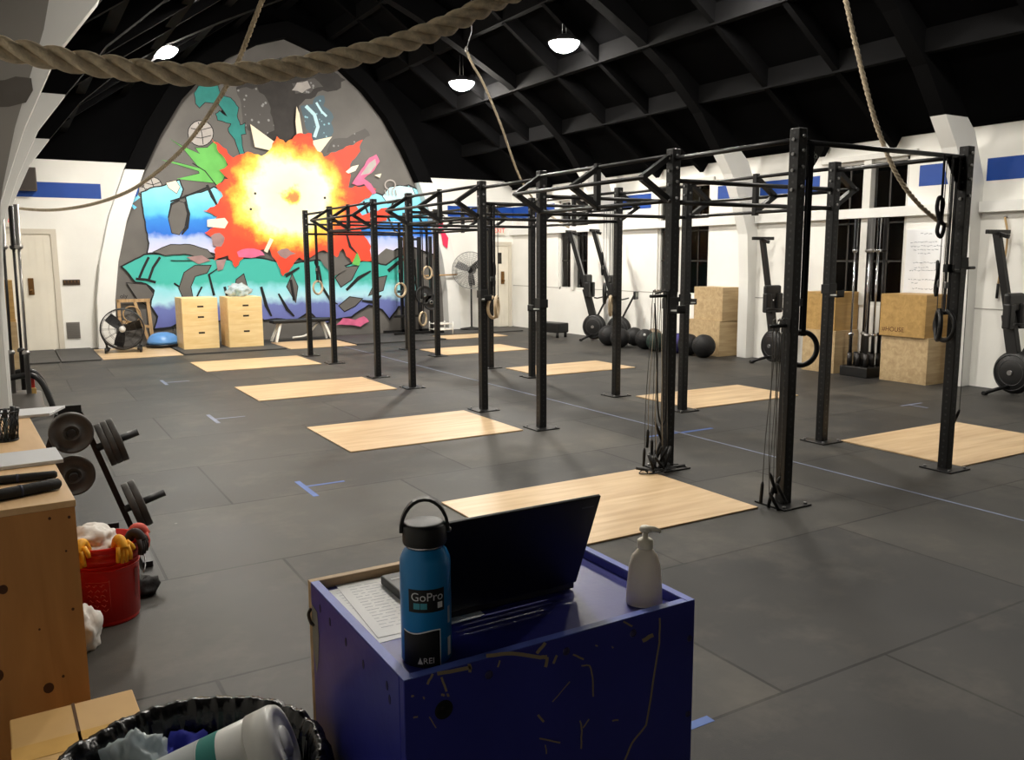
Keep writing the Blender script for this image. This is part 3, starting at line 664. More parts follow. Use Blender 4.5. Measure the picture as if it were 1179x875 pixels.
# pink flame, pale bits, small face
paint('pink_flame', bumpy([(404, 212), (412, 200), (424, 182), (432, 178), (436, 186), (430, 196), (418, 206), (426, 212), (432, 222), (428, 224), (418, 212), (410, 214)], 0.6, 24), M_PINK)
paint('flame_heart', [(414, 202), (424, 188), (431, 183), (432, 190), (424, 200)], M_SILV)
paint('bone_chip', [(397, 198), (404, 192), (412, 190), (408, 197), (400, 200)], M_BONE)
paint('bone_chip', [(430, 202), (438, 200), (436, 205)], M_BONE)
for a, b in ((0, 1),): paint('face_ring', stroke([(448+6*math.cos(k*0.4-4.4), 213+5.5*math.sin(k*0.4-4.4)) for k in range(15)], 1.3), M_SILV)
for dx in (442, 446, 450, 454): paint('face_ring', stroke([(dx, 219), (dx+1, 225)], 1.0), M_SILV)
paint('lime_chip', [(404, 304), (410, 290), (414, 300), (412, 306)], M_GREEN)
paint('ink_stroke', stroke([(398, 270), (402, 284), (410, 292)], [2, 3, 1]), M_INK)
# signature on the plaster
for tx, ty, sz, s in ((208, 378, 0.13, 'FOXY'), (142, 341, 0.11, 'oly')):
    v = mp(tx, ty, _lift[0]+0.002); text_mesh('signature', s, sz, Matrix.Translation(v) @ Matrix.Rotation(PI/2, 4, 'X'), M_INK, mural)
# red ribbon shape painted over the arch foot
fl = MB(); q = [at_y(x, y, 17.17) for x, y in ((503, 246), (509, 250), (511, 266), (516, 274), (515, 286), (510, 282), (508, 270), (503, 264))]
fl.prism([p for p in q], 0.012, (0, -1, 0)); tag(fl.build('wall_ribbon', mat('ribbon_red', (222, 44, 84), 0.6)), 'red ribbon shape fixed on the white foot of the arch beside the exit door', 'decoration')
# ================================================================== GEAR AROUND THE HALL
M_STRAP = mat('strap_black', (22, 22, 24), 0.8)
M_RINGW = wood_mat('ring_wood', (186, 164, 132), (220, 200, 168), 'Z', 0.45, 3)
M_RINGB = mat('ring_black', (26, 26, 27), 0.5)
def gym_ring(x, y, z, ztop, rz, wood, label, tails=True, group='gymnastic rings hanging from the rig'):
    r = thing('gymnastic_ring', label, 'gymnastic ring', (x, y, z), rz, group)
    MB().torus((0, 0, 0), 0.11, 0.0175, (0, 1, 0), 36, 10).build('ring', M_RINGW if wood else M_RINGB, r)
    h = ztop-z; mb = MB()
    mb.box(-0.016, 0.016, 0.014, 0.0165, 0.09, h); mb.box(-0.016, 0.016, -0.0165, -0.014, 0.09, h)
    mb.box(-0.016, 0.016, -0.0165, 0.0165, h, h+0.004); mb.box(-0.016, 0.016, -0.018, 0.018, 0.085, 0.092)
    mb.build('strap', M_STRAP, r)
    if tails:
        mb = MB(); mb.tube(spline([(0.02, 0.02, 0.34), (0.05, 0.025, 0.42), (0.02, 0.03, 0.47), (-0.02, 0.03, 0.42), (0.03, 0.03, 0.33), (0.055, 0.03, 0.26), (0.01, 0.028, 0.22), (0, 0.026, 0.3)], 5), 0.012, 6)
        mb.build('strap_loop', M_STRAP, r)
    MB().rbox(-0.022, 0.022, 0.012, 0.026, 0.28, 0.33, 0.004).build('buckle', M_BOLT, r)
def ring_at(px, py, X, ztop, rz, wood, label, tails=True):
    v = at_x(px, py, X); gym_ring(v.x, v.y, v.z, ztop, rz, wood, label, tails)
v = at_y(1083, 376, RY[0]+0.02); gym_ring(5.95, RY[0], 1.13, 2.36, 0.7, False, 'black gymnastic ring hanging before the crates under the poster', True)
gym_ring(6.03, RY[0], 1.12, 2.36, 1.2, False, 'black gymnastic ring hanging against the rig upright before the poster', False)
gym_ring(4.465, RY[0]+0.0, 1.04, 2.36, -0.35, False, 'black gymnastic ring hanging beside the front upright before the crates', False)
for px, py, X, Y, rz, wood, lab, tl in (
    (568, 354, None, RY[3], 0.5, True, 'wooden gymnastic ring hung close to the fourth front upright', False),
    (572, 353, None, RY[3], 0.9, True, 'wooden gymnastic ring overlapping its twin before the exit door', True),
    (366, 331, None, RY[7], 0.5, True, 'pale gymnastic ring between the last two front uprights', True),
    (461, 334, None, RY[6], 0.3, True, 'pale gymnastic ring before the teal letters of the mural', False),
    (492, 314, None, RY[7], 0.3, True, 'pale gymnastic ring hung high beside the arch foot', False),
    (487, 367, None, RY[6], 0.6, True, 'pale gymnastic ring hung low before the squat rack', False),
    (696, 338, None, RY[3], 1.0, False, 'black gymnastic ring hung with its strap loop before the leaning rowers', True),
    (703, 352, None, RY[3], 0.8, True, 'pale gymnastic ring hung before the black medicine balls', False)):
    v = at_y(px, py, Y)
    if X0-0.5 < v.x < X1+0.5: pass
    gym_ring(v.x, v.y+0.0, v.z, 2.205 if Y != RY[0] else 2.36, rz, wood, lab, tl)
# loop of strap tied up above the black ring
# ------------------------------------------------------------------ jump ropes on the two nearest front uprights
M_CABLE = mat('cable_grey', (70, 68, 64), 0.5)
M_GRIP = mat('grip_black', (18, 18, 18), 0.5)
def jump_rope(px, py, pz, zbot, dx, dy, label, seed, spread=0.03, col=None):
    """cable doubled over a peg at (px,py,pz), two handles hanging at zbot"""
    rnd = random.Random(seed); r = thing('jump_rope', label, 'jump rope', (px, py, 0), 0, 'jump ropes hung on the rig')
    a = Vector((dx-spread, dy, zbot+0.1)); b = Vector((dx+spread, dy-0.02, zbot+0.16)); top = Vector((0, 0, pz))
    p = spline([a, a.lerp(top, 0.3)+Vector((-0.015, 0, 0)), a.lerp(top, 0.7)+Vector((-0.01, 0, 0)), top+Vector((-0.012, 0, 0)), top+Vector((0, 0, 0.014)), top+Vector((0.012, 0, 0)), b.lerp(top, 0.6)+Vector((0.012, 0, 0)), b], 6)
    MB().tube(p, 0.0028, 6).build('cable', col or M_CABLE, r)
    for q in (a, b):
        d = Vector((rnd.uniform(-0.5, 0.5), rnd.uniform(-0.5, 0.5), -1)).normalized(); e = q+d*0.15
        MB().tube([q, q+d*0.02, q+d*0.05, e], [0.006, 0.011, 0.012, 0.011], 10).build('handle', M_GRIP, r)
    return r
def peg(x, y, z, d, label):
    r = thing('storage_peg', label, 'peg', (x, y, z), 0, 'storage pegs on the rig'); d = Vector(d)
    MB().bar(d*0.036, d*0.045, 0.07, 0.09).build('plate', M_CUP, r); MB().cyl(d*0.045, d*0.2, 0.012, 10).build('pin', M_CUP, r)
peg(X0, RY[1], 1.35, (-1, 0, 0), 'black peg holding jump ropes on the upright behind the wooden platform')
peg(X0, RY[0], 1.2, (-1, 0, 0), 'black peg holding jump ropes on the front upright')
peg(X1, RY[0], 1.55, (1, 0, 0), 'black peg on the upright before the poster')
ropes = ['grey cable jump rope hanging nearest the steel of its upright', 'grey cable jump rope with its handles low over the floor', 'thin jump rope hanging outermost on its peg', 'thin jump rope with both handles crossed', 'grey jump rope hanging behind the others on its peg']
for k in range(5):
    jump_rope(X0-0.06-0.026*k, RY[1], 1.365, (0.03, 0.06, 0.04, 0.22, 0.08)[k], (-0.01, -0.02, -0.03, -0.01, -0.02)[k], (-0.05, 0.0, -0.06, 0.03, 0.02)[k], ropes[k]+', second front upright', 30+k, 0.012+0.004*k, mat('cable_pale', (150, 140, 124), 0.5) if k in (2, 3) else None)
for k in range(3):
    jump_rope(X0-0.07-0.04*k, RY[0], 1.215, (0.05, 0.08, 0.02)[k], (-0.03, -0.06, -0.02)[k], (-0.02, 0.01, -0.05)[k], ropes[k]+', front upright', 60+k, 0.02)
jump_rope(X1+0.11, RY[0], 1.565, 0.3, -0.02, 0.0, 'grey cable jump rope hanging on the upright before the poster', 80, 0.02)
# heap of handles on the base plate of the second front upright
for k in range(5):
    rnd = random.Random(90+k); x, y = X0-0.26+0.05*k, RY[1]-0.1-0.02*(k % 2)
    r = thing('jump_rope', ('coiled black jump rope lying at the foot of the second front upright', 'black jump rope handle pair standing against the second front upright', 'black jump rope spilling over the wooden platform corner', 'black jump rope looped round the base plate of the second front upright', 'small black jump rope lying on top of the heap by the upright')[k], 'jump rope', (x, y, 0), 0, 'jump ropes at the foot of the rig')
    pts = [Vector((0.09*math.cos(t*0.9+k)+0.02*rnd.uniform(-1, 1), 0.06*math.sin(t*0.9+k), 0.016+0.012*k/2+0.006*(t % 3))) for t in range(9)]
    MB().tube(spline(pts, 5), 0.004, 6).build('cable', M_GRIP, r)
    for s in (0, 1):
        a = Vector((0.02*s-0.02, 0.02*s, 0.03)); e = a+Vector((rnd.uniform(-0.1, 0.12), rnd.uniform(-0.08, 0.08), 0.1+0.08*rnd.random() if k % 2 else 0.02))
        MB().tube([a, a.lerp(e, 0.5), e], [0.009, 0.012, 0.011], 10).build('handle', M_GRIP, r)
# resistance band draped on the second upright
rb = thing('resistance_band', 'long black resistance band looped over the peg of the second front upright', 'resistance band', (X0-0.05, RY[1]-0.03, 0))
mb = MB(); p = spline([(-0.12, 0, 1.372), (-0.02, 0, 1.385), (0.0, 0, 1.33), (-0.005, 0, 0.9), (0.0, 0, 0.45), (-0.04, 0, 0.36), (-0.08, 0, 0.5), (-0.1, 0, 0.9), (-0.13, 0, 1.3)], 8)
mb.tube(p, 0.007, 6, closed=False); mb.build('loop', M_RINGB, rb)
# ------------------------------------------------------------------ plywood jump boxes
M_BIRCH = wood_mat('birch', (226, 192, 132), (242, 214, 160), 'X', 0.5, 1.0)
M_TANPLY = wood_mat('tan_ply', (168, 142, 104), (196, 172, 132), 'X', 0.55, 1.2)
M_OCHRE = wood_mat('ochre_ply', (160, 126, 70), (186, 150, 90), 'X', 0.5, 1.2)
M_SLOT = mat('slot_dark', (40, 28, 18), 0.8)
def ply_box(x0, x1, y0, y1, z0, z1, m, label, slots=(), group=None, txt=None, rz=0.0):
    cx, cy = (x0+x1)/2, (y0+y1)/2; r = thing('plyo_box', label, 'plyo box', (cx, cy, z0), rz, group); w, d, h = x1-x0, y1-y0, z1-z0; t = 0.018
    mb = MB()   # five boards with visible butt joints, open below
    mb.box(-w/2, w/2, -d/2, -d/2+t, 0, h-t-0.001); mb.box(-w/2, w/2, d/2-t, d/2, 0, h-t-0.001)
    mb.box(-w/2, -w/2+t, -d/2+t+0.001, d/2-t-0.001, 0, h-t-0.001); mb.box(w/2-t, w/2, -d/2+t+0.001, d/2-t-0.001, 0, h-t-0.001); mb.box(-w/2, w/2, -d/2, d/2, h-t, h)
    mb.build('boards', m, r, bevel=0.002)
    for (ax, u, z) in slots:
        sb = MB()
        if ax == 'y': sb.rbox(u-0.055, u+0.055, -d/2-0.002, -d/2+0.01, z-0.017, z+0.017, 0.004)
        else: sb.rbox(-w/2-0.002, -w/2+0.01, u-0.055, u+0.055, z-0.017, z+0.017, 0.004)
        sb.build('hand_slot', M_SLOT, r)
    if txt: text_mesh('lettering', txt, 0.085, Matrix.Translation((-w/2-0.001, -d/2+0.45, 0.085)) @ Matrix.Rotation(-PI/2, 4, 'Z') @ Matrix.Rotation(PI/2, 4, 'X'), mat('stencil_brown', (84, 44, 24), 0.7), r)
    return r
GB = 'stacking plywood boxes before the mural'
for (x0, x1, y0, y1, who) in ((2.64, 3.26, 16.02, 16.72, 'nearer the drum fan'), (3.42, 4.04, 15.92, 16.62, 'nearer the flat bench')):
    for (z0, z1, zs, part) in ((0.025, 0.45, 0.29, 'lowest'), (0.451, 0.69, 0.15, 'middle'), (0.691, 0.945, 0.1, 'topmost')):
        ply_box(x0, x1, y0, y1, z0, z1, M_BIRCH, '%s pale birch box of the stack %s' % (part, who), (('y', 0.01, zs),), GB)
    rr = [o for o in COL.objects if o.name.startswith('plyo_box') and o.parent is None][-1]
# clear plastic bag on the second stack
def crumple(name, c, size, m, label, cat, seed, sub=3, amp=0.25, group=None):
    bm = bmesh.new(); bmesh.ops.create_icosphere(bm, subdivisions=sub, radius=1)
    for v in bm.verts:
        n = noise.noise(v.co*2.1+Vector((seed*3.1, 0, 0)))+0.5*noise.noise(v.co*5+Vector((0, seed, 0)))
        v.co *= 1+amp*n
        v.co = Vector((v.co.x*size[0], v.co.y*size[1], max(v.co.z, -0.75)*size[2]))
    mb = MB().bm(bm, None, True); zmin = min(v.z for v in mb.v)
    for v in mb.v: v.z -= zmin
    o = mb.build(name, m); o.location = c
    return tag(o, label, cat, group)
M_CLEAR = mat('clear_plastic', (222, 236, 240), 0.25, trans=0.55, ior=1.3)
crumple('plastic_bag', (3.72, 16.3, 0.947), (0.2, 0.2, 0.13), M_CLEAR, 'crumpled clear plastic bag on top of the birch box stack', 'bag', 3, 4, 0.5)
# crates along the window wall
ply_box(9.97, 10.43, 6.43, 7.1, 0, 0.6, M_TANPLY, 'tan wooden crate on the floor under the poster, lower of two', (), 'crates along the window wall')
ply_box(9.94, 10.42, 6.47, 7.12, 0.601, 1.15, M_OCHRE, 'ochre wooden crate with stencilled lettering under the poster, upper of two', (), 'crates along the window wall', '#HOUSE')
ply_box(9.92, 10.42, 7.8, 8.36, 0, 0.6, M_TANPLY, 'tan wooden crate beside the barbell holder, lower of two', (), 'crates along the window wall')
ply_box(9.93, 10.43, 7.83, 8.38, 0.601, 1.14, M_OCHRE, 'ochre wooden crate beside the barbell holder, upper of two', (), 'crates along the window wall')
ply_box(10.02, 10.44, 10.15, 10.88, 0, 0.59, M_TANPLY, 'tan wooden crate near the medicine balls, lower of two', (), 'crates along the window wall')
ply_box(10.05, 10.44, 10.13, 10.8, 0.591, 1.14, M_TANPLY, 'tan wooden crate near the medicine balls, upper of two', (), 'crates along the window wall')
# ------------------------------------------------------------------ medicine balls
M_BALL = mat('ball_black', (24, 24, 26), 0.62, bump=0.15, bscale=80)
M_BALLR = mat('ball_red', (176, 60, 48), 0.6); M_BALLP = mat('ball_purple', (62, 56, 120), 0.6); M_BALLT = mat('ball_tan', (150, 132, 112), 0.6); M_BALLG = mat('ball_green', (34, 54, 48), 0.6)
balls = [(9.62, 12.62, .19, 0, 'black medicine ball against the leaning rower'), (9.55, 12.18, .18, 0, 'black medicine ball beside the pale gymnastic ring'), (9.78, 11.75, .18, 0, 'black medicine ball with a pale mark, front of the heap'), (10.02, 12.35, .17, 0, 'black medicine ball at the wall behind the heap'), (10.15, 11.95, .17, 3, 'dusty tan medicine ball at the wall'),
         (10.2, 11.62, .15, 0, 'black medicine ball beside the tan one'), (9.98, 11.5, .14, 1, 'red medicine ball in the heap'), (9.7, 11.36, .17, 4, 'dark green medicine ball behind the jump ropes'), (10.2, 11.22, .16, 0, 'black medicine ball against the wall below the second window'), (9.86, 10.98, .17, 2, 'purple medicine ball behind the second front upright'), (9.78, 10.62, .18, 0, 'black medicine ball near the crate stack'), (9.75, 10.22, .19, 0, 'black medicine ball closest to the viewer of the row')]
for x, y, r_, c, lab in balls:
    o = thing('medicine_ball', lab, 'medicine ball', (x, y, r_), 0, 'medicine balls along the window wall')
    MB().ball((0, 0, 0), r_, 4).build('ball', (M_BALL, M_BALLR, M_BALLP, M_BALLT, M_BALLG)[c], o)
    mb = MB()
    for ax in ((1, 0.2, 0.1), (0.1, 1, 0.3), (0.2, -0.3, 1)): mb.torus((0, 0, 0), r_*0.998, 0.004, ax, 40, 5)
    mb.build('seam', M_GRIP, o)
    if 'pale mark' in lab: MB().ball((-r_*0.6, -r_*0.62, r_*0.5), 0.025, 2).build('maker_mark', mat('mark_white', (220, 220, 220), 0.5), o)
# ------------------------------------------------------------------ rowing machines stored upright
M_RAIL = mat('rail_black', (24, 24, 25), 0.35, 0.3); M_RAILS = mat('rail_steel', (150, 150, 152), 0.3, 0.9); M_PLAST = mat('rower_plastic', (20, 20, 21), 0.45)
def rower(x, y, rz, label, steel=False, lean=0.3, h=1.95, chain=True):
    """flywheel at the floor, monorail leaning back to the wall, rear foot on top"""
    r = thing('rowing_machine', label, 'rowing machine', (x, y, 0), rz, 'rowing machines stored on end')
    # local: -y towards the hall, +y back; rail goes from (0,0,.75) to (0,lean,h)
    mb = MB(); mb.lathe([(0.0, -0.075), (0.06, -0.08), (0.2, -0.06), (0.245, -0.03), (0.255, 0), (0.245, 0.03), (0.2, 0.06), (0.06, 0.08), (0, 0.075)], (0, 0, 0.275), (1, 0, 0), 36)
    fw = mb.build('flywheel_cage', M_PLAST, r)
    mb = MB()
    for rr in (0.09, 0.15, 0.21): mb.torus((-0.076+rr*0.06, 0, 0.275), rr, 0.005, (1, 0, 0), 32, 5); mb.torus((0.076-rr*0.06, 0, 0.275), rr, 0.005, (1, 0, 0), 32, 5)
    mb.build('cage_rings', mat('cage_grey', (58, 58, 60), 0.4), fw)
    mb = MB(); mb.cyl((-0.095, 0, 0.275), (0.095, 0, 0.275), 0.03, 14); mb.build('hub', M_RAILS, fw)
    a = Vector((0, 0.02, 0.5)); b = Vector((0, lean, h))
    mb = MB(); mb.bar((0, -0.02, 0.3), a.lerp(b, 0.32), 0.085, 0.14, (0, 1, 0)); mb.build('main_frame', M_PLAST, r, bevel=0.01)
    mb = MB(); mb.bar(a.lerp(b, 0.2), b, 0.05, 0.085, (0, 1, 0)); mb.build('monorail', M_RAIL, r, bevel=0.006)
    mb = MB(); mb.bar(a.lerp(b, 0.2)+Vector((0, -0.046, 0)), b+Vector((0, -0.046, 0)), 0.056, 0.006, (0, 1, 0)); mb.build('rail_strip', M_RAILS if steel else M_RAIL, r)
    mb = MB(); mb.bar(b+Vector((-0.2, -0.02, 0)), b+Vector((0.2, -0.02, 0)), 0.045, 0.05); mb.bar(b+Vector((0, 0.05, 0.0)), b+Vector((0, -0.16, -0.06)), 0.045, 0.05)
    mb.build('rear_foot', M_RAIL, r, bevel=0.006)
    c = a.lerp(b, 0.3)
    mb = MB(); mb.rbox(-0.16, -0.05, c.y-0.12, c.y-0.02, c.z-0.14, c.z+0.16, 0.02); mb.build('foot_plate', M_PLAST, r)
    mb = MB(); mb.rbox(0.05, 0.16, c.y-0.12, c.y-0.02, c.z-0.14, c.z+0.16, 0.02); mb.build('foot_plate', M_PLAST, r)
    s = a.lerp(b, 0.42); mb = MB(); mb.rbox(-0.15, 0.15, s.y-0.13, s.y-0.05, s.z-0.11, s.z+0.11, 0.03); mb.build('seat', M_PLAST, r)
    mb = MB(); mb.bar((0, -0.05, 0.45), (0.0, -0.32, 0.95), 0.03, 0.03, (0, 1, 0)); arm = mb.build('monitor_arm', M_PLAST, r)
    mb = MB(); mb.rbox(-0.09, 0.09, -0.36, -0.32, 0.85, 1.0, 0.012); mon = mb.build('monitor', M_PLAST, r); MB().box(-0.06, 0.06, -0.363, -0.36, 0.9, 0.98).build('screen', mat('lcd', (120, 126, 116), 0.25), mon)
    for s_ in (-1, 1):
        mb = MB(); mb.tube([(s_*0.03, 0.0, 0.12), (s_*0.16, 0.1, 0.07), (s_*0.27, 0.16, 0.025)], 0.022, 10); lg = mb.build('front_leg', M_RAIL, r)
        MB().cyl((s_*0.27-0.03, 0.16, 0.025), (s_*0.27+0.03, 0.16, 0.025), 0.025, 12).build('caster', M_GRIP, lg)
    if chain:
        mb = MB(); mb.tube([(-0.22, -0.1, 0.86), (0, -0.06, 0.84), (0.22, -0.1, 0.86)], 0.014, 10); mb.build('handle', M_GRIP, r)
    return r
rower(10.12, 5.42, -0.1, 'black rowing machine stored on end nearest the viewer at the window wall', False, 0.36, 1.92)
rower(10.08, 9.05, -0.15, 'black rowing machine stored on end before the second white rib', False, 0.36, 1.92)
rower(9.97, 13.55, 0.5, 'black rowing machine leaning before the farthest window, nearer the exit door', True, 0.55, 2.15)
rower(10.0, 12.8, 0.5, 'black rowing machine leaning before the farthest window, nearer the medicine balls', True, 0.55, 2.15)
# low black step beside the rowers
r = thing('aerobic_step', 'low black step platform on the floor under the farthest window', 'step', (9.7, 14.75, 0), 0.2)
MB().rbox(-0.16, 0.16, -0.4, 0.4, 0.1, 0.3, 0.02).build('deck', M_PLAST, r)
for sx in (-0.12, 0.12):
    for sy in (-0.34, 0.34): MB().cyl((sx, sy, 0), (sx, sy, 0.1), 0.03, 10).build('foot', M_PLAST, r)
# ------------------------------------------------------------------ barbells
M_CHROME = mat('chrome', (196, 196, 198), 0.22, 1.0); M_SLEEVE = mat('sleeve_grey', (150, 148, 146), 0.35, 0.9); M_BLKBAR = mat('bar_black', (48, 46, 46), 0.4, 0.6)
def barbell(x, y, z, tilt, label, m_shaft, m_sleeve, L=2.18, group=None):
    r = thing('barbell', label, 'barbell', (x, y, z), 0, group); r.rotation_euler = tilt
    MB().cyl((0, 0, 0.43), (0, 0, L-0.43), 0.014, 14).build('shaft', m_shaft, r)
    MB().lathe([(0.025, 0), (0.025, 0.41), (0.038, 0.412), (0.038, 0.44), (0.022, 0.455)], n=18).build('sleeve', m_sleeve, r)
    MB().lathe([(0.022, L-0.455), (0.038, L-0.44), (0.038, L-0.412), (0.025, L-0.41), (0.025, L)], n=18).build('sleeve', m_sleeve, r)
bh = thing('barbell_holder', 'square black steel barbell holder on the floor between the crate stacks', 'barbell holder', (10.1, 7.45, 0))
MB().rbox(-0.22, 0.22, -0.22, 0.22, 0.0, 0.14, 0.01).build('base', M_PLAST, bh)
mb = MB()
for sx in (-0.13, 0, 0.13):
    for sy in (-0.13, 0.0, 0.13): mb.lathe([(0.03, 0.14), (0.034, 0.14), (0.034, 0.32), (0.03, 0.32), (0.03, 0.14)], (sx, sy, 0), n=14)
mb.build('tubes', M_BLKBAR, bh)
for (dx, dy, ms, ml, lab) in ((-0.13, 0.13, M_CHROME, M_CHROME, 'bright chrome barbell standing in the square holder, nearest the window mullion'), (-0.13, -0.13, M_BLKBAR, M_SLEEVE, 'dark barbell with grey sleeves standing in the square holder, nearest the poster'), (0.0, 0.0, M_CHROME, M_SLEEVE, 'steel barbell standing in the middle of the square holder'), (0.13, 0.13, M_BLKBAR, M_SLEEVE, 'dark barbell standing at the wall side of the square holder, nearest the window mullion'), (0.0, -0.13, M_CHROME, M_CHROME, 'bright chrome barbell standing beside the dark one in the square holder'), (0.13, -0.13, M_BLKBAR, M_BLKBAR, 'all black barbell standing at the wall side corner of the square holder')):
    barbell(10.1+dx, 7.45+dy, 0.145, (0, 0, 0), lab, ms, ml, 2.0, 'barbells standing in the square holder')
# barbells stored upright on the bench side
st = thing('bar_stand', 'grey steel bar stand with curved black tube arms behind the plywood bench', 'barbell holder', (0.02, 10.3, 0))
mb = MB(); mb.lathe([(0.0, 0), (0.26, 0.0), (0.26, 0.05), (0.22, 0.08), (0.2, 0.24), (0, 0.25)], n=28); mb.build('base_drum', mat('drum_grey', (96, 92, 88), 0.5), st)
for k, y in enumerate((-0.15, 0.25)):
    mb = MB(); mb.tube(spline([(-0.1, y, 0.42), (0.1, y, 0.44), (0.2, y-0.02, 0.36), (0.27, y-0.06, 0.16), (0.3, y-0.08, 0.02)], 6), 0.03, 10); mb.build('arm', M_RAIL, st)
MB().rbox(0.08, 0.14, -0.12, -0.06, 0.3, 0.42, 0.01).build('red_clip', mat('clip_red', (200, 60, 50), 0.5), st)
MB().rbox(0.1, 0.15, -0.14, -0.08, 0.1, 0.3, 0.01).build('amber_handle', mat('clip_amber', (196, 160, 96), 0.5), st)
for (x, y, tl, ms, ml, lab) in ((0.14, 10.1, (0.0, 0.015, 0), M_SLEEVE, M_SLEEVE, 'steel barbell standing upright by the plywood bench, fully visible'), (0.1, 10.42, (0, 0.012, 0), M_BLKBAR, M_BLKBAR, 'black barbell standing upright behind the steel ones'), (0.0, 10.22, (0, 0.02, 0), M_BLKBAR, M_SLEEVE, 'dark barbell standing upright nearest the side wall')):
    barbell(x-0.04, y, 0.0+0.26 if False else 0.255, tl, lab, ms, ml, 1.95, 'barbells standing by the plywood bench')
ply_box(-0.42, 0.06, 14.2, 14.9, 0, 0.75, M_TANPLY, 'tan wooden crate against the side wall before the cream plank door', (), 'crates along the side wall')
ply_box(-0.42, 0.05, 14.22, 14.88, 0.751, 1.35, M_OCHRE, 'ochre wooden crate stacked on another against the side wall', (), 'crates along the side wall')
# ------------------------------------------------------------------ fans
def fan_blades(n, R, w, pitch, mtl, parent, c, axis, off=0.3):
    a = Vector(axis).normalized(); u = a.orthogonal().normalized(); v = a.cross(u); c = Vector(c)
    for k in range(n):
        t = 2*PI*k/n+off; d = u*math.cos(t)+v*math.sin(t); e = a.cross(d); mb = MB(); P = []
        for (rr, ww) in ((0.08, 0.5), (0.35, 0.85), (0.7, 1.0), (0.95, 0.9)):
            h = e*(w*ww/2)+a*(pitch*w*ww/2); P.append((c+d*R*rr-h, c+d*R*rr+h))
        vs = []
        for q0, q1 in P: vs += [q0-a*0.004, q1-a*0.004, q0+a*0.004, q1+a*0.004]
        fs = []
        for i in range(3):
            o = i*4; fs += [(o, o+1, o+5, o+4), (o+2, o+6, o+7, o+3), (o, o+4, o+6, o+2), (o+1, o+3, o+7, o+5)]
        fs += [(0, 2, 3, 1), (12, 13, 15, 14)]
        mb.add(vs, fs); mb.build('blade', mtl, parent)
df = thing('drum_fan', 'big black drum floor fan on casters before the white arch foot', 'fan', (1.68, 16.35, 0.012), math.radians(-8))
M_FANB = mat('fan_black', (26, 26, 27), 0.45)
MB().lathe([(0.345, -0.13), (0.362, -0.13), (0.362, 0.13), (0.345, 0.13), (0.345, -0.13)], (0, 0, 0.41), (0, 1, 0), 48).build('drum', M_FANB, df)
fan_blades(3, 0.33, 0.17, 0.5, M_FANB, df, (0, 0, 0.41), (0, -1, 0), 0.52)
MB().lathe([(0.0, -0.12), (0.05, -0.12), (0.055, -0.1), (0.055, 0.1), (0, 0.1)], (0, 0, 0.41), (0, 1, 0), 20).build('hub', mat('fan_hub', (215, 215, 212), 0.4), df)
mb = MB()
for rr in (0.12, 0.22, 0.33): mb.torus((0, -0.13, 0.41), rr, 0.0025, (0, 1, 0), 40, 4); mb.torus((0, 0.13, 0.41), rr, 0.0025, (0, 1, 0), 40, 4)
for k in range(12):
    t = PI*k/6
    for yy in (-0.13, 0.13): mb.cyl((0.05*math.cos(t), yy, 0.41+0.05*math.sin(t)), (0.35*math.cos(t), yy, 0.41+0.35*math.sin(t)), 0.0025, 4)
mb.build('grille', M_FANB, df)
for s_ in (-1, 1):
    mb = MB(); mb.bar((s_*0.24, -0.2, 0.06), (s_*0.24, 0.2, 0.06), 0.035, 0.035); mb.bar((s_*0.24, -0.1, 0.06), (s_*0.33, 0, 0.3), 0.03, 0.03, (0, 1, 0)); mb.build('stand', M_FANB, df)
    for yy in (-0.18, 0.18): MB().cyl((s_*0.28-0.02, yy, 0.05), (s_*0.28+0.02, yy, 0.05), 0.05, 16).build('wheel', M_GRIP, df)
pf = thing('pedestal_fan', 'tall pedestal fan with a round grey grille beside the exit door', 'fan', (9.04, 17.0, 0.027), math.radians(-38))
M_FANG = mat('fan_grille', (150, 150, 148), 0.4, 0.5)
MB().lathe([(0, 0), (0.26, 0), (0.26, 0.02), (0.05, 0.05), (0.03, 0.06), (0, 0.06)], n=28).build('base', M_FANB, pf)
MB().cyl((0, 0, 0.04), (0, 0, 1.22), 0.02, 12).build('pole', M_FANB, pf)
mb = MB()
for rr in [0.04*k for k in range(2, 11)]: mb.torus((0, -0.16, 1.34), rr, 0.003, (0, 1, 0), 40, 4); mb.torus((0, -0.02, 1.34), rr, 0.003, (0, 1, 0), 40, 4)
for k in range(28):
    t = PI*k/14; mb.tube([(0.08*math.cos(t), -0.17, 1.34+0.08*math.sin(t)), (0.36*math.cos(t), -0.17, 1.34+0.36*math.sin(t)), (0.41*math.cos(t), -0.09, 1.34+0.41*math.sin(t)), (0.36*math.cos(t), -0.02, 1.34+0.36*math.sin(t)), (0.08*math.cos(t), -0.01, 1.34+0.08*math.sin(t))], 0.003, 4)
mb.torus((0, -0.09, 1.34), 0.412, 0.008, (0, 1, 0), 44, 6); mb.build('grille', M_FANG, pf)
fan_blades(3, 0.36, 0.16, 0.45, M_FANB, pf, (0, -0.09, 1.34), (0, -1, 0), 0.9)
MB().lathe([(0, 0.0), (0.09, 0.0), (0.1, 0.06), (0.09, 0.2), (0.05, 0.24), (0, 0.24)], (0, 0, 1.34), (0, 1, 0), 20).build('motor', M_FANB, pf)
MB().bar((0, 0.08, 1.18), (0, 0.08, 1.34), 0.06, 0.06).build('neck', M_FANB, pf)
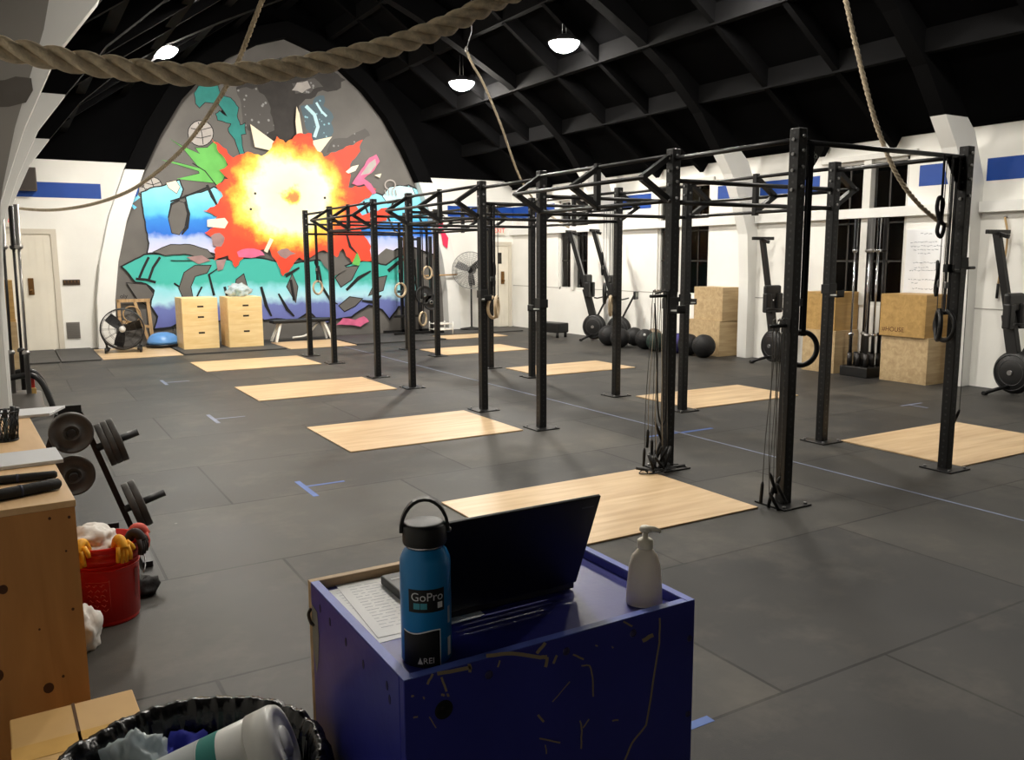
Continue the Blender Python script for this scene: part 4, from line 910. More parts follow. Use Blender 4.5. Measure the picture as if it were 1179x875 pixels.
# ------------------------------------------------------------------ things at the mural wall
o = thing('balance_dome', 'light blue half ball balance trainer on the floor before the mural', 'balance trainer', (2.42, 17.0-0.1, 0.027))
MB().lathe([(0.0, 0.0), (0.3, 0.0), (0.315, 0.02), (0.31, 0.045), (0.29, 0.05), (0, 0.05)], n=36).build('base', M_PLAST, o)
MB().lathe([(0.285, 0.05), (0.28, 0.1), (0.25, 0.17), (0.19, 0.225), (0.1, 0.255), (0.0, 0.262)], n=36).build('dome', mat('dome_blue', (96, 150, 214), 0.35), o)
wf = thing('wooden_easel', 'unpainted wooden frame with a round ring leaning on the mural', 'easel', (2.02, 17.26, 0.0))
wf.rotation_euler = (math.radians(-8), 0, 0)
M_PINE = wood_mat('pine', (150, 118, 78), (182, 150, 106), 'Z', 0.6, 2)
mb = MB(); mb.bar((-0.27, 0, 0.02), (-0.27, 0, 0.9), 0.06, 0.025, (0, 1, 0)); mb.bar((0.27, 0, 0.02), (0.24, 0, 0.9), 0.06, 0.025, (0, 1, 0)); mb.bar((-0.3, 0, 0.88), (0.28, 0, 0.88), 0.025, 0.06, (0, 0, 1)); mb.bar((-0.3, 0, 0.5), (0.28, 0, 0.36), 0.025, 0.05, (0, 0, 1)); mb.bar((0.0, 0, 0.9), (0.2, 0, 0.1), 0.05, 0.025, (0, 1, 0))
mb.build('slats', M_PINE, wf); MB().torus((-0.06, -0.02, 0.62), 0.15, 0.012, (0, 1, 0), 32, 6).build('ring', M_PINE, wf)
fb = thing('flat_bench', 'black padded flat bench with white A-shaped legs before the mural', 'bench', (5.02, 16.75, 0.012), math.radians(4))
MB().rbox(-0.62, 0.62, -0.13, 0.13, 0.36, 0.43, 0.02).build('pad', M_PLAST, fb)
M_WST = mat('white_steel', (222, 220, 214), 0.4)
for s_ in (-1, 1):
    for yy in (-0.14, 0.14): MB().bar((s_*0.45, yy*0.4, 0.37), (s_*0.58, yy, 0.0), 0.045, 0.045, (0, 1, 0)).build('leg', M_WST, fb)
mb = MB(); mb.tube(spline([(-0.2, -0.02, 0.06), (0.1, 0, 0.1), (0.35, 0, 0.34)], 5), 0.02, 8); mb.build('brace', M_WST, fb)
sr = thing('squat_rack', 'black steel squat rack with stacked plates at the mural beside the arch foot', 'rack', (7.5, 16.85, 0.0), math.radians(0))
for (x, y) in ((-0.1, -0.3), (0.32, -0.3), (-0.1, 0.3), (0.32, 0.3)): MB().bar((x, y, 0.03), (x, y, 2.1), 0.06, 0.06, (0, 1, 0)).build('upright', M_STEEL, sr)
for y in (-0.3, 0.3): MB().bar((-0.55, y, 0.05), (0.6, y, 0.05), 0.06, 0.06).build('base_beam', M_STEEL, sr)
MB().bar((-0.1, 0.3, 2.05), (0.32, 0.3, 2.05), 0.05, 0.05).build('top_beam', M_STEEL, sr)
MB().bar((-0.1, 0, 0.9), (-0.1, 0, 0.95), 0.4, 0.3).build('pad', M_PLAST, sr)
MB().bar((-0.55, -0.3, 0.42), (0.1, -0.3, 0.42), 0.05, 0.05).build('cross_brace', M_STEEL, sr)
for k, (x, z, R) in enumerate(((7.62, 0.86, 0.2), (7.78, 0.7, 0.17), (7.25, 0.92, 0.14))):
    p = thing('weight_plate', ('round black weight plate hung on the squat rack, largest', 'round black weight plate hung low on the squat rack', 'small black weight plate hung on the outer side of the squat rack')[k], 'weight plate', (x, 16.48, z), 0, 'plates on the squat rack')
    MB().lathe([(0.03, -0.03), (R*0.45, -0.03), (R*0.5, -0.018), (R*0.85, -0.018), (R*0.9, -0.03), (R, -0.03), (R, 0.03), (0.03, 0.03), (0.03, -0.03)], (0, 0, 0), (0, 1, 0), 32).build('disc', M_RINGB, p)
    MB().lathe([(0.028, -0.034), (0.045, -0.034), (0.045, 0.034), (0.028, 0.034), (0.028, -0.034)], (0, 0, 0), (0, 1, 0), 20).build('hub_insert', M_SLEEVE, p)
wb = tag(MB().cyl((7.9, 17.13, 1.25), (8.75, 17.13, 1.27), 0.018, 12).build('wooden_dowel', M_PINE), 'wooden dowel held level across the arch foot beside the squat rack', 'stick')
ut = thing('utility_cart', 'low white wire rack on the floor behind the last back upright', 'rack', (7.95, 16.35, 0.027))
mb = MB()
for z in (0.1, 0.22): 
    for x in (-0.18, 0.18): mb.cyl((x, -0.2, z), (x, 0.2, z), 0.012, 8)
    for y in (-0.2, 0, 0.2): mb.cyl((-0.18, y, z), (0.18, y, z), 0.012, 8)
mb.build('shelf_wires', M_WST, ut)
for x in (-0.18, 0.18):
    for y in (-0.2, 0.2): MB().cyl((x, y, 0), (x, y, 0.26), 0.014, 8).build('post', M_WST, ut)
# ------------------------------------------------------------------ small wall things
M_RED = mat('exit_red', (214, 52, 44), 0.5, emit=(255, 70, 60), estr=0.6)
def exit_sign(x, z, label):
    r = thing('exit_sign', label, 'exit sign', (x, YB-0.04, z), 0, 'exit signs over the doors')
    MB().rbox(-0.16, 0.16, -0.03, 0.035, -0.1, 0.1, 0.008).build('box', mat('sign_white', (232, 226, 214), 0.5), r)
    text_mesh('lettering', 'EXIT', 0.15, Matrix.Translation((0, -0.0315, 0)) @ Matrix.Rotation(PI/2, 4, 'X'), M_RED, r)
exit_sign(0.1, 2.32, 'white EXIT sign with red letters over the cream plank door')
exit_sign(10.03, 2.27, 'white EXIT sign with red letters over the door beside the pedestal fan')
r = thing('hook_rail', 'dark five part hook rail on the white wall beside the cream plank door', 'hook rail', (1.0, YB-0.012, 1.23))
MB().rbox(-0.14, 0.14, -0.01, 0.01, -0.05, 0.05, 0.004).build('board', mat('hook_board', (64, 48, 34), 0.6), r)
for k in range(5): MB().tube([(-0.11+0.055*k, -0.01, 0.02), (-0.11+0.055*k, -0.045, 0.0), (-0.11+0.055*k, -0.05, 0.03)], 0.008, 6).build('hook', mat('brass_dark', (120, 88, 52)), r)
r = thing('wall_vent', 'square grey louvred vent low on the white wall beside the drum fan', 'vent', (0.97, YB-0.012, 0.35))
M_VENT = mat('vent_grey', (132, 128, 124), 0.5, 0.3)
MB().box(-0.11, 0.11, -0.008, 0.01, -0.15, 0.15).build('frame', M_VENT, r)
mb = MB()
for k in range(9): mb.bar((-0.095, -0.014, -0.12+0.03*k), (0.095, -0.014, -0.12+0.03*k), 0.018, 0.006)
mb.build('louvres', M_VENT, r)
r = thing('wall_speaker', 'brown wall speaker over the blue stripe high above the cream plank door', 'speaker', (0.42, YB-0.12, 3.05))
MB().rbox(-0.15, 0.15, -0.1, 0.1, -0.2, 0.2, 0.012).build('cabinet', mat('speaker_brown', (84, 76, 68), 0.6), r)
MB().rbox(-0.13, 0.13, -0.11, -0.1, -0.18, 0.18, 0.004).build('grille', mat('speaker_grille', (70, 64, 60), 0.8, bump=0.4, bscale=200), r)
# handwritten poster on the window wall
r = thing('workout_poster', 'white sheet of handwritten workout notes on the wall above the stencilled crate', 'poster', (XR-0.012, 6.87, 1.57))
MB().box(-0.004, 0.004, -0.27, 0.27, -0.42, 0.42).build('sheet', mat('poster_white', (238, 240, 244), 0.5), r)
M_MARK = mat('marker_grey', (120, 128, 144), 0.6); rnd = random.Random(5)
mb = MB()
for k, (z, w, off) in enumerate(((0.36, 0.14, 0), (0.25, 0.38, 0.02), (0.2, 0.4, 0), (0.15, 0.32, 0), (0.1, 0.18, 0), (-0.02, 0.3, 0), (-0.08, 0.2, 0.03), (-0.12, 0.4, 0), (-0.24, 0.42, 0), (-0.29, 0.08, 0.12), (-0.36, 0.28, 0))):
    y = w/2+off
    while y > -w/2+off:
        l = rnd.uniform(0.015, 0.05); mb.tube([(-0.0045, y, z+rnd.uniform(-.006, .006)), (-0.0045, y-l*0.5, z+rnd.uniform(-.012, .012)), (-0.0045, y-l, z+rnd.uniform(-.006, .006))], 0.0032, 4); y -= l+rnd.uniform(0.008, 0.02)
mb.build('handwriting', M_MARK, r)
# strap hanging on the window wall beyond the first rib
r = thing('hanging_strap', 'tan and grey strap with a black grip hanging on the wall beside the nearest rower', 'strap', (XR-0.03, 5.82, 0))
MB().tube(spline([(0, 0.02, 2.1), (-0.01, -0.03, 1.9), (0, -0.02, 1.65), (0, 0.02, 1.5), (0, 0.04, 1.3)], 6), 0.012, 8).build('webbing', mat('strap_tan', (186, 156, 112), 0.8), r)
MB().tube([(0, 0.04, 1.3), (0, 0.045, 1.12)], 0.016, 10).build('grip', M_GRIP, r); MB().cyl((0.0, 0.02, 2.1), (0.03, 0.02, 2.1), 0.015, 8).build('wall_hook', M_BOLT, r)
# ================================================================== NEAR THE CAMERA
# plywood bench by the side wall
M_BTOP = wood_mat('bench_top_ply', (196, 160, 116), (218, 184, 140), 'Y', 0.5, 1.0)
M_BFRONT = wood_mat('bench_front_ply', (168, 118, 66), (196, 142, 84), 'Z', 0.55, 0.8)
bench = thing('plywood_bench', 'tall plywood workbench with knots in its end panel beside the cardboard box', 'workbench', (0.12, 2.7, 0), math.radians(3.1))
ZB = 0.95
MB().box(-0.52, 0.0, 0.0, 1.63, ZB-0.02, ZB).build('top', M_BTOP, bench, bevel=0.002)
fp = MB().box(-0.52, -0.003, 0.003, 0.022, 0, ZB-0.021).build('end_panel', M_BFRONT, bench)
MB().box(-0.022, -0.003, 0.023, 1.61, 0, ZB-0.021).build('side_panel', M_BFRONT, bench)
MB().box(-0.52, -0.003, 1.611, 1.627, 0, ZB-0.021).build('end_panel', M_BFRONT, bench)
for (x, z, r_) in ((-0.235, 0.47, 0.017), (-0.11, 0.395, 0.014), (-0.2, 0.72, 0.012), (-0.02, 0.9, 0.004), (-0.07, 0.905, 0.004), (-0.03, 0.62, 0.004), (-0.07, 0.42, 0.004), (-0.12, 0.58, 0.003), (-0.16, 0.3, 0.009), (-0.035, 0.8, 0.003)):
    MB().prism([(x+r_*math.cos(t*PI/9), 0.0028, z+r_*1.15*math.sin(t*PI/9)) for t in range(18)], 0.0006, (0, -1, 0)).build('knot', mat('knot_brown', (72, 40, 20), 0.6), fp)
def on_bench(px, py, dz=0.0): return at_z(px, py, ZB+dz)
def slab(name, corners, z0, z1, m, label, cat, group=None):
    mb = MB(); mb.prism([(p.x, p.y, z0) for p in corners], z1-z0, (0, 0, 1)); return tag(mb.build(name, m, bevel=0.001), label, cat, group)
M_ALU = mat('board_white', (214, 216, 220), 0.3)
A = on_bench(64, 515, 0.012); B = on_bench(73, 529, 0.012)
dA = Vector((-1, -0.06, 0)).normalized()*0.34
slab('white_strip', [A, B, B+dA, A+dA], ZB+0.001, ZB+0.013, M_ALU, 'white edged strip lying across the plywood bench in front of the pen cup', 'strip', 'white strips on the bench')
A = on_bench(75, 467, 0.012); B = on_bench(57, 476, 0.012)
slab('white_strip', [A, B, B+Vector((-0.4, 0, 0)), A+Vector((-0.45, 0, 0))], ZB+0.001, ZB+0.013, M_ALU, 'white strip overhanging the far end of the plywood bench behind the pen cup', 'strip', 'white strips on the bench')
# two black grips
M_FOAM = mat('foam_black', (26, 25, 25), 0.7, bump=0.2, bscale=120)
for (a, b, w, lab, nm) in (((-30, 556), (66, 546), 0.014, 'thin black padded stick lying on the plywood bench', 'a'), ((-30, 576), (70, 556), 0.018, 'thicker black padded stick at the near end of the plywood bench', 'b')):
    p, q = on_bench(*a, w), on_bench(*b, w); p.z = q.z = ZB+w
    d = q-p; r = thing('padded_stick', lab, 'stick', tuple(p), 0, 'padded sticks on the bench')
    MB().tube([Vector((0,0,0)), d*0.35, d*0.75, d*0.97, d], [w, w, w*0.98, w*0.92, w*0.5], 14).build('grip', M_FOAM, r)
    MB().tube([d*0.5, d*0.53], w*1.04, 14).build('tape_band', mat('tape_navy', (34, 38, 62), 0.6), r)
# mesh pen cup with markers
c = on_bench(3, 510); c.y += 0.045
pc = thing('pen_cup', 'black wire mesh pen cup on the plywood bench', 'pen cup', (c.x+0.012, c.y, ZB))
mb = MB(); n = 22
for k in range(n):
    t = 2*PI*k/n
    for s_ in (-1, 1): mb.tube([(0.042*math.cos(t), 0.042*math.sin(t), 0.005), (0.046*math.cos(t+s_*0.35), 0.046*math.sin(t+s_*0.35), 0.06), (0.05*math.cos(t+s_*0.7), 0.05*math.sin(t+s_*0.7), 0.115)], 0.0014, 4)
mb.torus((0, 0, 0.115), 0.05, 0.003, (0, 0, 1), 30, 6); mb.torus((0, 0, 0.004), 0.042, 0.003, (0, 0, 1), 30, 6); mb.build('mesh_wall', M_FANB, pc)
MB().lathe([(0, 0), (0.042, 0), (0.042, 0.004), (0, 0.004)]).build('base', M_FANB, pc)
for k, (x, y, tx, ty, col, lab) in enumerate(((0.015, 0.01, 0.12, 0.05, (60, 60, 64), 'dark grey marker'), (-0.015, 0.015, -0.15, 0.1, (200, 204, 208), 'white marker'), (0.0, -0.018, 0.05, -0.15, (90, 110, 118), 'teal grey marker'), (-0.02, -0.01, -0.2, -0.05, (150, 152, 156), 'silver marker'), (0.022, -0.012, 0.2, -0.02, (30, 30, 32), 'black marker'))):
    r = thing('marker_pen', lab+' standing in the wire mesh pen cup', 'marker', (pc.location.x+x, pc.location.y+y, ZB+0.006), 0, 'markers in the pen cup'); r.rotation_euler = (-ty, tx, 0)
    MB().cyl((0, 0, 0), (0, 0, 0.09), 0.0075, 12).build('barrel', mat('marker_%d' % k, col, 0.4), r); MB().cyl((0, 0, 0.0905), (0, 0, 0.125), 0.0085, 12).build('cap', mat('marker_cap', (40, 40, 42), 0.4), r)
# plate tree
M_IRON = mat('iron_grey', (74, 72, 70), 0.5, 0.1, var=0.2, scale=10, bump=0.1, bscale=90)
tr = thing('plate_tree', 'black A-frame plate tree loaded with small plates behind the red bucket', 'plate rack', (0.22, 4.95, 0))
for s_ in (-1, 1): MB().bar((s_*0.05, 0, 0.84), (s_*0.31, 0, 0.02), 0.03, 0.016, (0, 1, 0)).build('leg', M_FANB, tr)
MB().bar((-0.2, 0, 0.2), (0.2, 0, 0.2), 0.03, 0.03).build('cross_bar', M_FANB, tr)
MB().bar((0.31, -0.22, 0.02), (0.31, 0.22, 0.02), 0.05, 0.03).build('foot', M_FANB, tr); MB().bar((-0.31, -0.22, 0.02), (-0.31, 0.22, 0.02), 0.05, 0.03).build('foot', M_FANB, tr)
mb = MB(); mb.bar((-0.05, 0, 0.86), (0.06, 0, 0.86), 0.05, 0.05); mb.bar((0.03, 0, 0.84), (0.09, 0, 0.76), 0.04, 0.02, (0, 1, 0)); mb.build('handle', M_FANB, tr)
def plates(base, d, n, R, th, labs, pin=0.22):
    base = Vector(base); d = Vector(d).normalized()
    MB().cyl(base, base+d*pin, 0.021, 12).build('peg', M_FANB, tr)
    for k in range(n):
        c = Vector((0.22, 4.95, 0))+base+d*(0.03+th*(k+0.5)); r = thing('weight_plate', labs[k], 'weight plate', tuple(c), 0, 'small plates on the plate tree')
        r.rotation_euler = Vector((0, 0, 1)).rotation_difference(d).to_euler(); t = th*0.49
        MB().lathe([(0.0215, -t), (R*0.4, -t), (R*0.44, -t*0.6), (R*0.84, -t*0.6), (R*0.88, -t), (R*0.98, -t), (R, -t*0.7), (R, t*0.7), (R*0.98, t), (R*0.88, t), (R*0.84, t*0.6), (R*0.44, t*0.6), (R*0.4, t), (0.0215, t), (0.0215, -t)], n=40).build('disc', M_IRON, r)
        MB().torus((0, 0, t*0.9), R*0.36, 0.006, (0, 0, 1), 28, 6).build('hub_ring', M_IRON, r)
sd = (0.953, 0, 0.302)
plates((0.12, 0, 0.64), sd, 3, 0.122, 0.032, ['grey weight plate on the upper side peg, innermost of three', 'grey weight plate on the upper side peg, middle of three', 'grey weight plate on the upper side peg, outermost of three'])
plates((0.235, 0, 0.28), sd, 2, 0.135, 0.036, ['grey weight plate on the lower side peg, against the frame leg', 'grey weight plate on the lower side peg, outermost'])
plates((0.0, -0.02, 0.75), (0, -1, 0.05), 2, 0.106, 0.036, ['round grey weight plate facing the room on the top peg, rear one', 'round grey weight plate facing the room on the top peg, front one'], 0.12)
plates((-0.005, -0.02, 0.52), (0, -1, 0.05), 1, 0.106, 0.045, ['round grey weight plate below the top pair, half behind the bench'], 0.12)
# red bucket
M_BRED = mat('bucket_red', (206, 32, 24), 0.32, var=0.05, scale=4)
bk = thing('bucket', 'red plastic bucket on the floor beside the plywood bench', 'bucket', (0.285, 4.16, 0))
MB().lathe([(0, 0), (0.128, 0), (0.131, 0.01), (0.138, 0.17), (0.145, 0.3), (0.152, 0.3), (0.152, 0.325), (0.146, 0.327), (0.147, 0.35), (0.154, 0.352), (0.156, 0.368), (0.151, 0.372), (0.146, 0.366), (0.134, 0.02), (0, 0.018)], n=48).build('body', M_BRED, bk)
mb = MB()
for k in range(2): mb.torus((0, 0, 0.285-0.02*k), 0.146-0.002*k, 0.0035, (0, 0, 1), 48, 6)
mb.build('rib_rings', M_BRED, bk)
mb = MB(); mb.tube(spline([(0.155, 0, 0.33), (0.16, -0.08, 0.25), (0.12, -0.14, 0.2), (0, -0.165, 0.17)], 6)[:10], 0.003, 6); mb.build('bail', M_BOLT, bk)
def on_bucket(u, z, dr=0.0008):
    r_ = 0.131+(0.145-0.131)*z/0.3+dr; t = -PI/2+u/0.14; return Vector((r_*math.cos(t), r_*math.sin(t), z))
mb = MB()
for k in range(6):
    z = 0.2-0.024*k
    for j in range(3):
        u = -0.1+0.03*j+0.008*(k % 2); mb.tube([on_bucket(u+0.02*i/3, z-0.006*math.sin(i*2+k)) for i in range(4)], 0.0016, 4)
mb.tube([on_bucket(0.0, 0.05+0.17*i/6) for i in range(7)], 0.0008, 4); mb.tube([on_bucket(-0.1+0.1*i/6, 0.215) for i in range(7)], 0.0008, 4)
mb.build('printed_lines', mat('print_pink', (226, 120, 108), 0.5), bk)
mb = MB()
P = [[on_bucket(0.125+0.035*i/4, 0.06+0.18*j/4, 0.001) for i in range(5)] for j in range(5)]
mb.add([p for row in P for p in row], [(j*5+i, j*5+i+1, j*5+i+6, j*5+i+5) for j in range(4) for i in range(4)]); mb.build('warning_label', mat('label_dark', (110, 30, 24), 0.5), bk)
M_CLOTH = mat('cloth_white', (226, 222, 216), 0.85, var=0.06, scale=20)
crumple('towel', (0.24, 4.17, 0.3), (0.1, 0.1, 0.08), M_CLOTH, 'crumpled white towel stuffed in the red bucket', 'towel', 4, 4, 0.35)
M_YG = mat('glove_yellow', (236, 170, 40), 0.6, var=0.2, scale=30)
def glove(x, y, z, rz, m, label):
    """work glove hanging over the bucket rim, fingers down the outside"""
    r = thing('work_glove', label, 'glove', (x, y, z), rz, 'work gloves over the bucket rim'); mb = MB()
    mb.tube(spline([(0, 0.05, -0.05), (0, 0.02, 0.012), (0, -0.012, 0.012), (0, -0.03, -0.02)], 4), [0.022]*13, 10); mb.build('palm', m, r)
    for k, dx in enumerate((-0.024, -0.008, 0.008, 0.024)):
        MB().tube([(dx*0.8, -0.026, -0.008), (dx*1.1, -0.034, -0.045), (dx*1.25, -0.03, -0.075-0.008*(k in (1, 2)))], [0.0115, 0.011, 0.008], 8).build('finger', m, r)
    MB().tube([(0.022, -0.014, 0.006), (0.042, -0.022, -0.018), (0.05, -0.026, -0.036)], [0.012, 0.011, 0.008], 8).build('thumb', m, r)
glove(0.285-0.1, 4.16-0.118, 0.385, -0.6, M_YG, 'yellow work glove hanging over the bucket rim nearest the bench')
glove(0.285+0.055, 4.16-0.142, 0.385, 0.35, M_YG, 'yellow and red work glove hanging over the front of the bucket rim')
glove(0.285+0.128, 4.16-0.08, 0.385, 0.95, mat('glove_black', (40, 28, 28), 0.7), 'black and red work glove hanging over the outer side of the bucket rim')
glove(0.285+0.15, 4.16+0.0, 0.385, 1.57, mat('glove_coral', (210, 90, 78), 0.7), 'coral work glove hanging over the bucket rim beside the plates')
crumple('rubber_strap', (0.47, 4.35, 0.0), (0.06, 0.05, 0.05), M_FOAM, 'dark rubber strap bundled on the floor behind the red bucket', 'strap', 9, 3, 0.5)
crumple('white_bag', (0.16, 3.86, 0.0), (0.075, 0.08, 0.11), M_CLOTH, 'small white cloth bag on the floor between bench and red bucket', 'bag', 6, 4, 0.25)
# cardboard box
M_CARD = mat('cardboard', (196, 158, 100), 0.6, var=0.06, scale=6); M_TAPE = mat('packing_tape', (206, 166, 100), 0.18, var=0.05, scale=20)
cb = thing('cardboard_box', 'taped brown cardboard box on the floor against the plywood bench', 'box', (0.07, 2.35, 0), math.radians(1.5))
MB().rbox(-0.155, 0.155, -0.2, 0.2, 0, 0.4, 0.004).build('carton', M_CARD, cb)
MB().box(-0.004, 0.004, -0.201, 0.201, 0.398, 0.4012).build('flap_seam', mat('seam_brown', (82, 56, 30), 0.8), cb)
mb = MB(); mb.box(-0.1565, 0.1565, -0.05, 0.03, 0.4005, 0.4012); mb.box(-0.1565, -0.156, -0.05, 0.03, 0.3, 0.4012); mb.box(0.156, 0.1565, -0.05, 0.03, 0.3, 0.4012); mb.build('tape', M_TAPE, cb)
# ------------------------------------------------------------------ trash can with liner
M_BAG = mat('bag_black', (12, 12, 13), 0.26, spec=0.5, bump=0.3, bscale=40)
TC = Vector((0.213, 1.53, 0)); RT = 0.235; ZT = 0.715
tc = thing('trash_can', 'round bin lined with a glossy black bag between the blue podium and the cardboard box', 'trash can', tuple(TC))
MB().lathe([(0, 0), (0.17, 0), (0.175, 0.01), (0.222, ZT-0.03), (0.228, ZT-0.01), (0.222, ZT-0.012), (0.17, 0.02), (0, 0.018)], n=40).build('bin', mat('bin_grey', (52, 54, 56), 0.6), tc)
mb = MB(); n = 260; rings = []
for (r_, z, w) in ((0.03, 0.43, 0.01), (0.11, 0.43, 0.012), (0.17, 0.46, 0.02), (0.2, 0.53, 0.022), (0.208, 0.6, 0.02), (0.214, 0.66, 0.016), (0.222, 0.705, 0.01), (0.234, 0.728, 0.008), (0.248, 0.728, 0.01), (0.258, 0.71, 0.012), (0.262, 0.67, 0.016), (0.262, 0.62, 0.02), (0.258, 0.56, 0.024), (0.254, 0.48, 0.026), (0.25, 0.4, 0.03)):
    row = []
    for k in range(n):
        t = 2*PI*k/n; p = Vector((math.cos(t), math.sin(t), 0))
        f = noise.noise(Vector((p.x*5, p.y*5, z*4)))*0.6+noise.noise(Vector((p.x*13, p.y*13, z*5)))*0.55+(0.5-abs(noise.noise(Vector((p.x*22+5, p.y*22, z*3)))))*0.8-0.3
        row.append(p*min(r_+w*f*0.9, 0.272)+Vector((0, 0, z+w*0.7*noise.noise(Vector((p.x*9, p.y*9, 9)))+w*0.4*noise.noise(Vector((p.x*26, p.y*26, 3))))))
    rings.append(row)
mb.add([v for row in rings for v in row], [(i*n+k, i*n+(k+1) % n, (i+1)*n+(k+1) % n, (i+1)*n+k) for i in range(len(rings)-1) for k in range(n)], True)
mb.build('bag_liner', M_BAG, tc)
# contents of the bin
cn = thing('wipes_canister', 'white canister with a teal band lying in the black lined bin', 'canister', (0, 0, 0), 0)
M_CAN = mat('canister_white', (222, 222, 218), 0.35); top = at_z(330, 852, 0.745); bot = at_z(200, 915, 0.66); ax = (top-bot).normalized(); o0 = top-ax*0.28; K = 1.28
MB().lathe([(0.0, 0), (0.052*K, 0), (0.055*K, 0.006), (0.055*K, 0.225), (0.052*K, 0.23)], o0, ax, 40).build('body', M_CAN, cn)
MB().lathe([(0.057*K, 0.226), (0.0575*K, 0.268), (0.054*K, 0.279), (0.046*K, 0.2805), (0.042*K, 0.276), (0.02, 0.278), (0, 0.278)], o0, ax, 40).build('lid', M_CAN, cn)
MB().lathe([(0.0555*K, 0.135), (0.0555*K, 0.172)], o0, ax, 40, True, False).build('teal_band', mat('band_teal', (20, 122, 116), 0.4), cn)
MB().lathe([(0.0555*K, 0.02), (0.0555*K, 0.134)], o0, ax, 40, True, False).build('grey_label', mat('label_grey', (176, 182, 184), 0.4), cn)
MB().lathe([(0.0, 0.284), (0.018, 0.283), (0.028, 0.281), (0.03, 0.277)], o0, ax, 28).build('spout_cap', M_CAN, cn)
cn.location = (0, 0, 0)
v = at_z(214, 862, 0.66); crumple('blue_paper_towel', (v.x, v.y, 0.58), (0.07, 0.06, 0.06), mat('towel_blue', (32, 40, 150), 0.8), 'crumpled blue paper towel in the black lined bin', 'paper towel', 5, 4, 0.45)
v = at_z(150, 876, 0.68); crumple('plastic_wrap', (v.x+0.01, v.y, 0.6), (0.055, 0.05, 0.075), M_CLEAR, 'crumpled clear plastic wrap in the black lined bin', 'plastic wrap', 8, 4, 0.5)
# ------------------------------------------------------------------ blue podium
PX0, PX1, PY0, PY1, PZ = 0.49, 1.108, 1.165, 1.665, 0.98
M_PBLUE = mat('podium_blue', (46, 50, 138), 0.36, var=0.12, scale=5, bump=0.05, bscale=40)
M_PEDGE = mat('podium_edge', (84, 104, 196), 0.45, var=0.15, scale=14)
M_RAW = wood_mat('raw_wood', (150, 120, 84), (186, 156, 116), 'X', 0.6, 2)
M_SCR = mat('scratch_wood', (150, 134, 104), 0.7)
pod = thing('podium', 'scuffed blue wooden podium holding a laptop and a water bottle', 'podium', (PX0, PY0, 0))
w, d, t = PX1-PX0, PY1-PY0, 0.019
MB().box(0, w, 0, t, 0, PZ-0.0015).build('front_panel', M_PBLUE, pod, bevel=0.002)
sp_ = MB().box(0, t, t+0.0005, d-t-0.0005, 0, PZ-0.0015).build('side_panel', M_PBLUE, pod, bevel=0.002)
MB().box(w-t, w, t+0.0005, d-t-0.0005, 0, PZ-0.0015).build('side_panel', M_PBLUE, pod, bevel=0.002)
MB().box(0, w, d-t, d, 0, PZ-0.0005).build('back_panel', M_RAW, pod, bevel=0.002)
MB().box(t+0.0005, w-t-0.0005, t+0.0005, d-t-0.0005, PZ-0.042, PZ-0.02).build('top_board', M_PBLUE, pod)
mb = MB(); mb.box(0.001, t-0.001, 0.001, d-t, PZ-0.0015, PZ); mb.box(w-t+0.001, w-0.001, 0.001, d-t, PZ-0.0015, PZ); mb.box(t, w-t, 0.001, t-0.001, PZ-0.0015, PZ-0.0002)
mb.build('worn_rim', M_PEDGE, pod)
def pf_(x, y): v = at_y(x, y, PY0-0.0004); return Vector((v.x-PX0, v.y-PY0, v.z))
rnd = random.Random(3)
for pts, wd in (([(560, 755), (590, 752), (622, 757), (630, 756)], 5), ([(618, 752), (628, 740)], 4), ([(630, 757), (628, 768)], 4), ([(641, 754), (637, 764)], 3), ([(503, 776), (525, 772), (543, 768)], 5), ([(540, 764), (541, 774)], 4), ([(508, 780), (514, 796)], 3), ([(498, 776), (492, 788)], 3), ([(669, 766), (679, 766), (682, 780), (683, 802)], 2), ([(660, 754), (672, 759)], 2.5), ([(656, 785), (636, 808)], 1), ([(619, 823), (626, 831)], 3), ([(621, 850), (645, 855)], 2), ([(668, 830), (670, 842), (669, 862)], 2), ([(678, 828), (671, 838)], 1.5),
    ([(760, 712), (759, 740), (752, 785), (744, 835), (728, 855), (719, 875), (716, 890)], 2.2), ([(718, 716), (728, 721)], 2.5), ([(740, 738), (748, 733), (752, 731)], 5), ([(508, 800), (512, 800)], 3), ([(515, 798), (516, 802)], 3), ([(494, 825), (502, 838)], 1.5), ([(628, 858), (629, 868)], 1.5), ([(575, 760), (573, 768)], 2), ([(686, 743), (688, 744)], 2), ([(476, 826), (481, 825)], 2), ([(487, 803), (489, 804)], 3), ([(474, 801), (476, 802)], 3), ([(705, 744), (706, 746)], 2), ([(705, 830), (712, 829)], 2)):
    MB().prism([pf_(x, y) for x, y in stroke(bumpy_line(pts, rnd), wd*0.85)], 0.0004, (0, -1, 0)).build('paint_scratch', M_SCR, children(pod)[0])
fpanel = children(pod)[0]
for (x, y, r_) in ((563, 777, 5), (652, 750, 5), (729, 729, 5), (794, 735, 4), (792, 822, 4), (603, 889, 5)):
    c = pf_(x, y); mb = MB(); mb.torus((c.x, c.y, c.z), r_*0.0013, 0.0012, (0, 1, 0), 18, 6); mb.lathe([(0, 0.0), (r_*0.0012, 0.0), (r_*0.001, -0.0008), (0, -0.0008)], c, (0, 1, 0), 14); mb.build('screw', mat('screw_blue', (62, 58, 92), 0.4, 0.4), fpanel)
c = pf_(511, 817); MB().lathe([(0, 0.0), (0.0165, 0.0), (0.0165, -0.0006), (0, -0.0006)], c, (0, 1, 0), 24).build('cable_hole', mat('hole_black', (4, 4, 6), 0.9), fpanel)
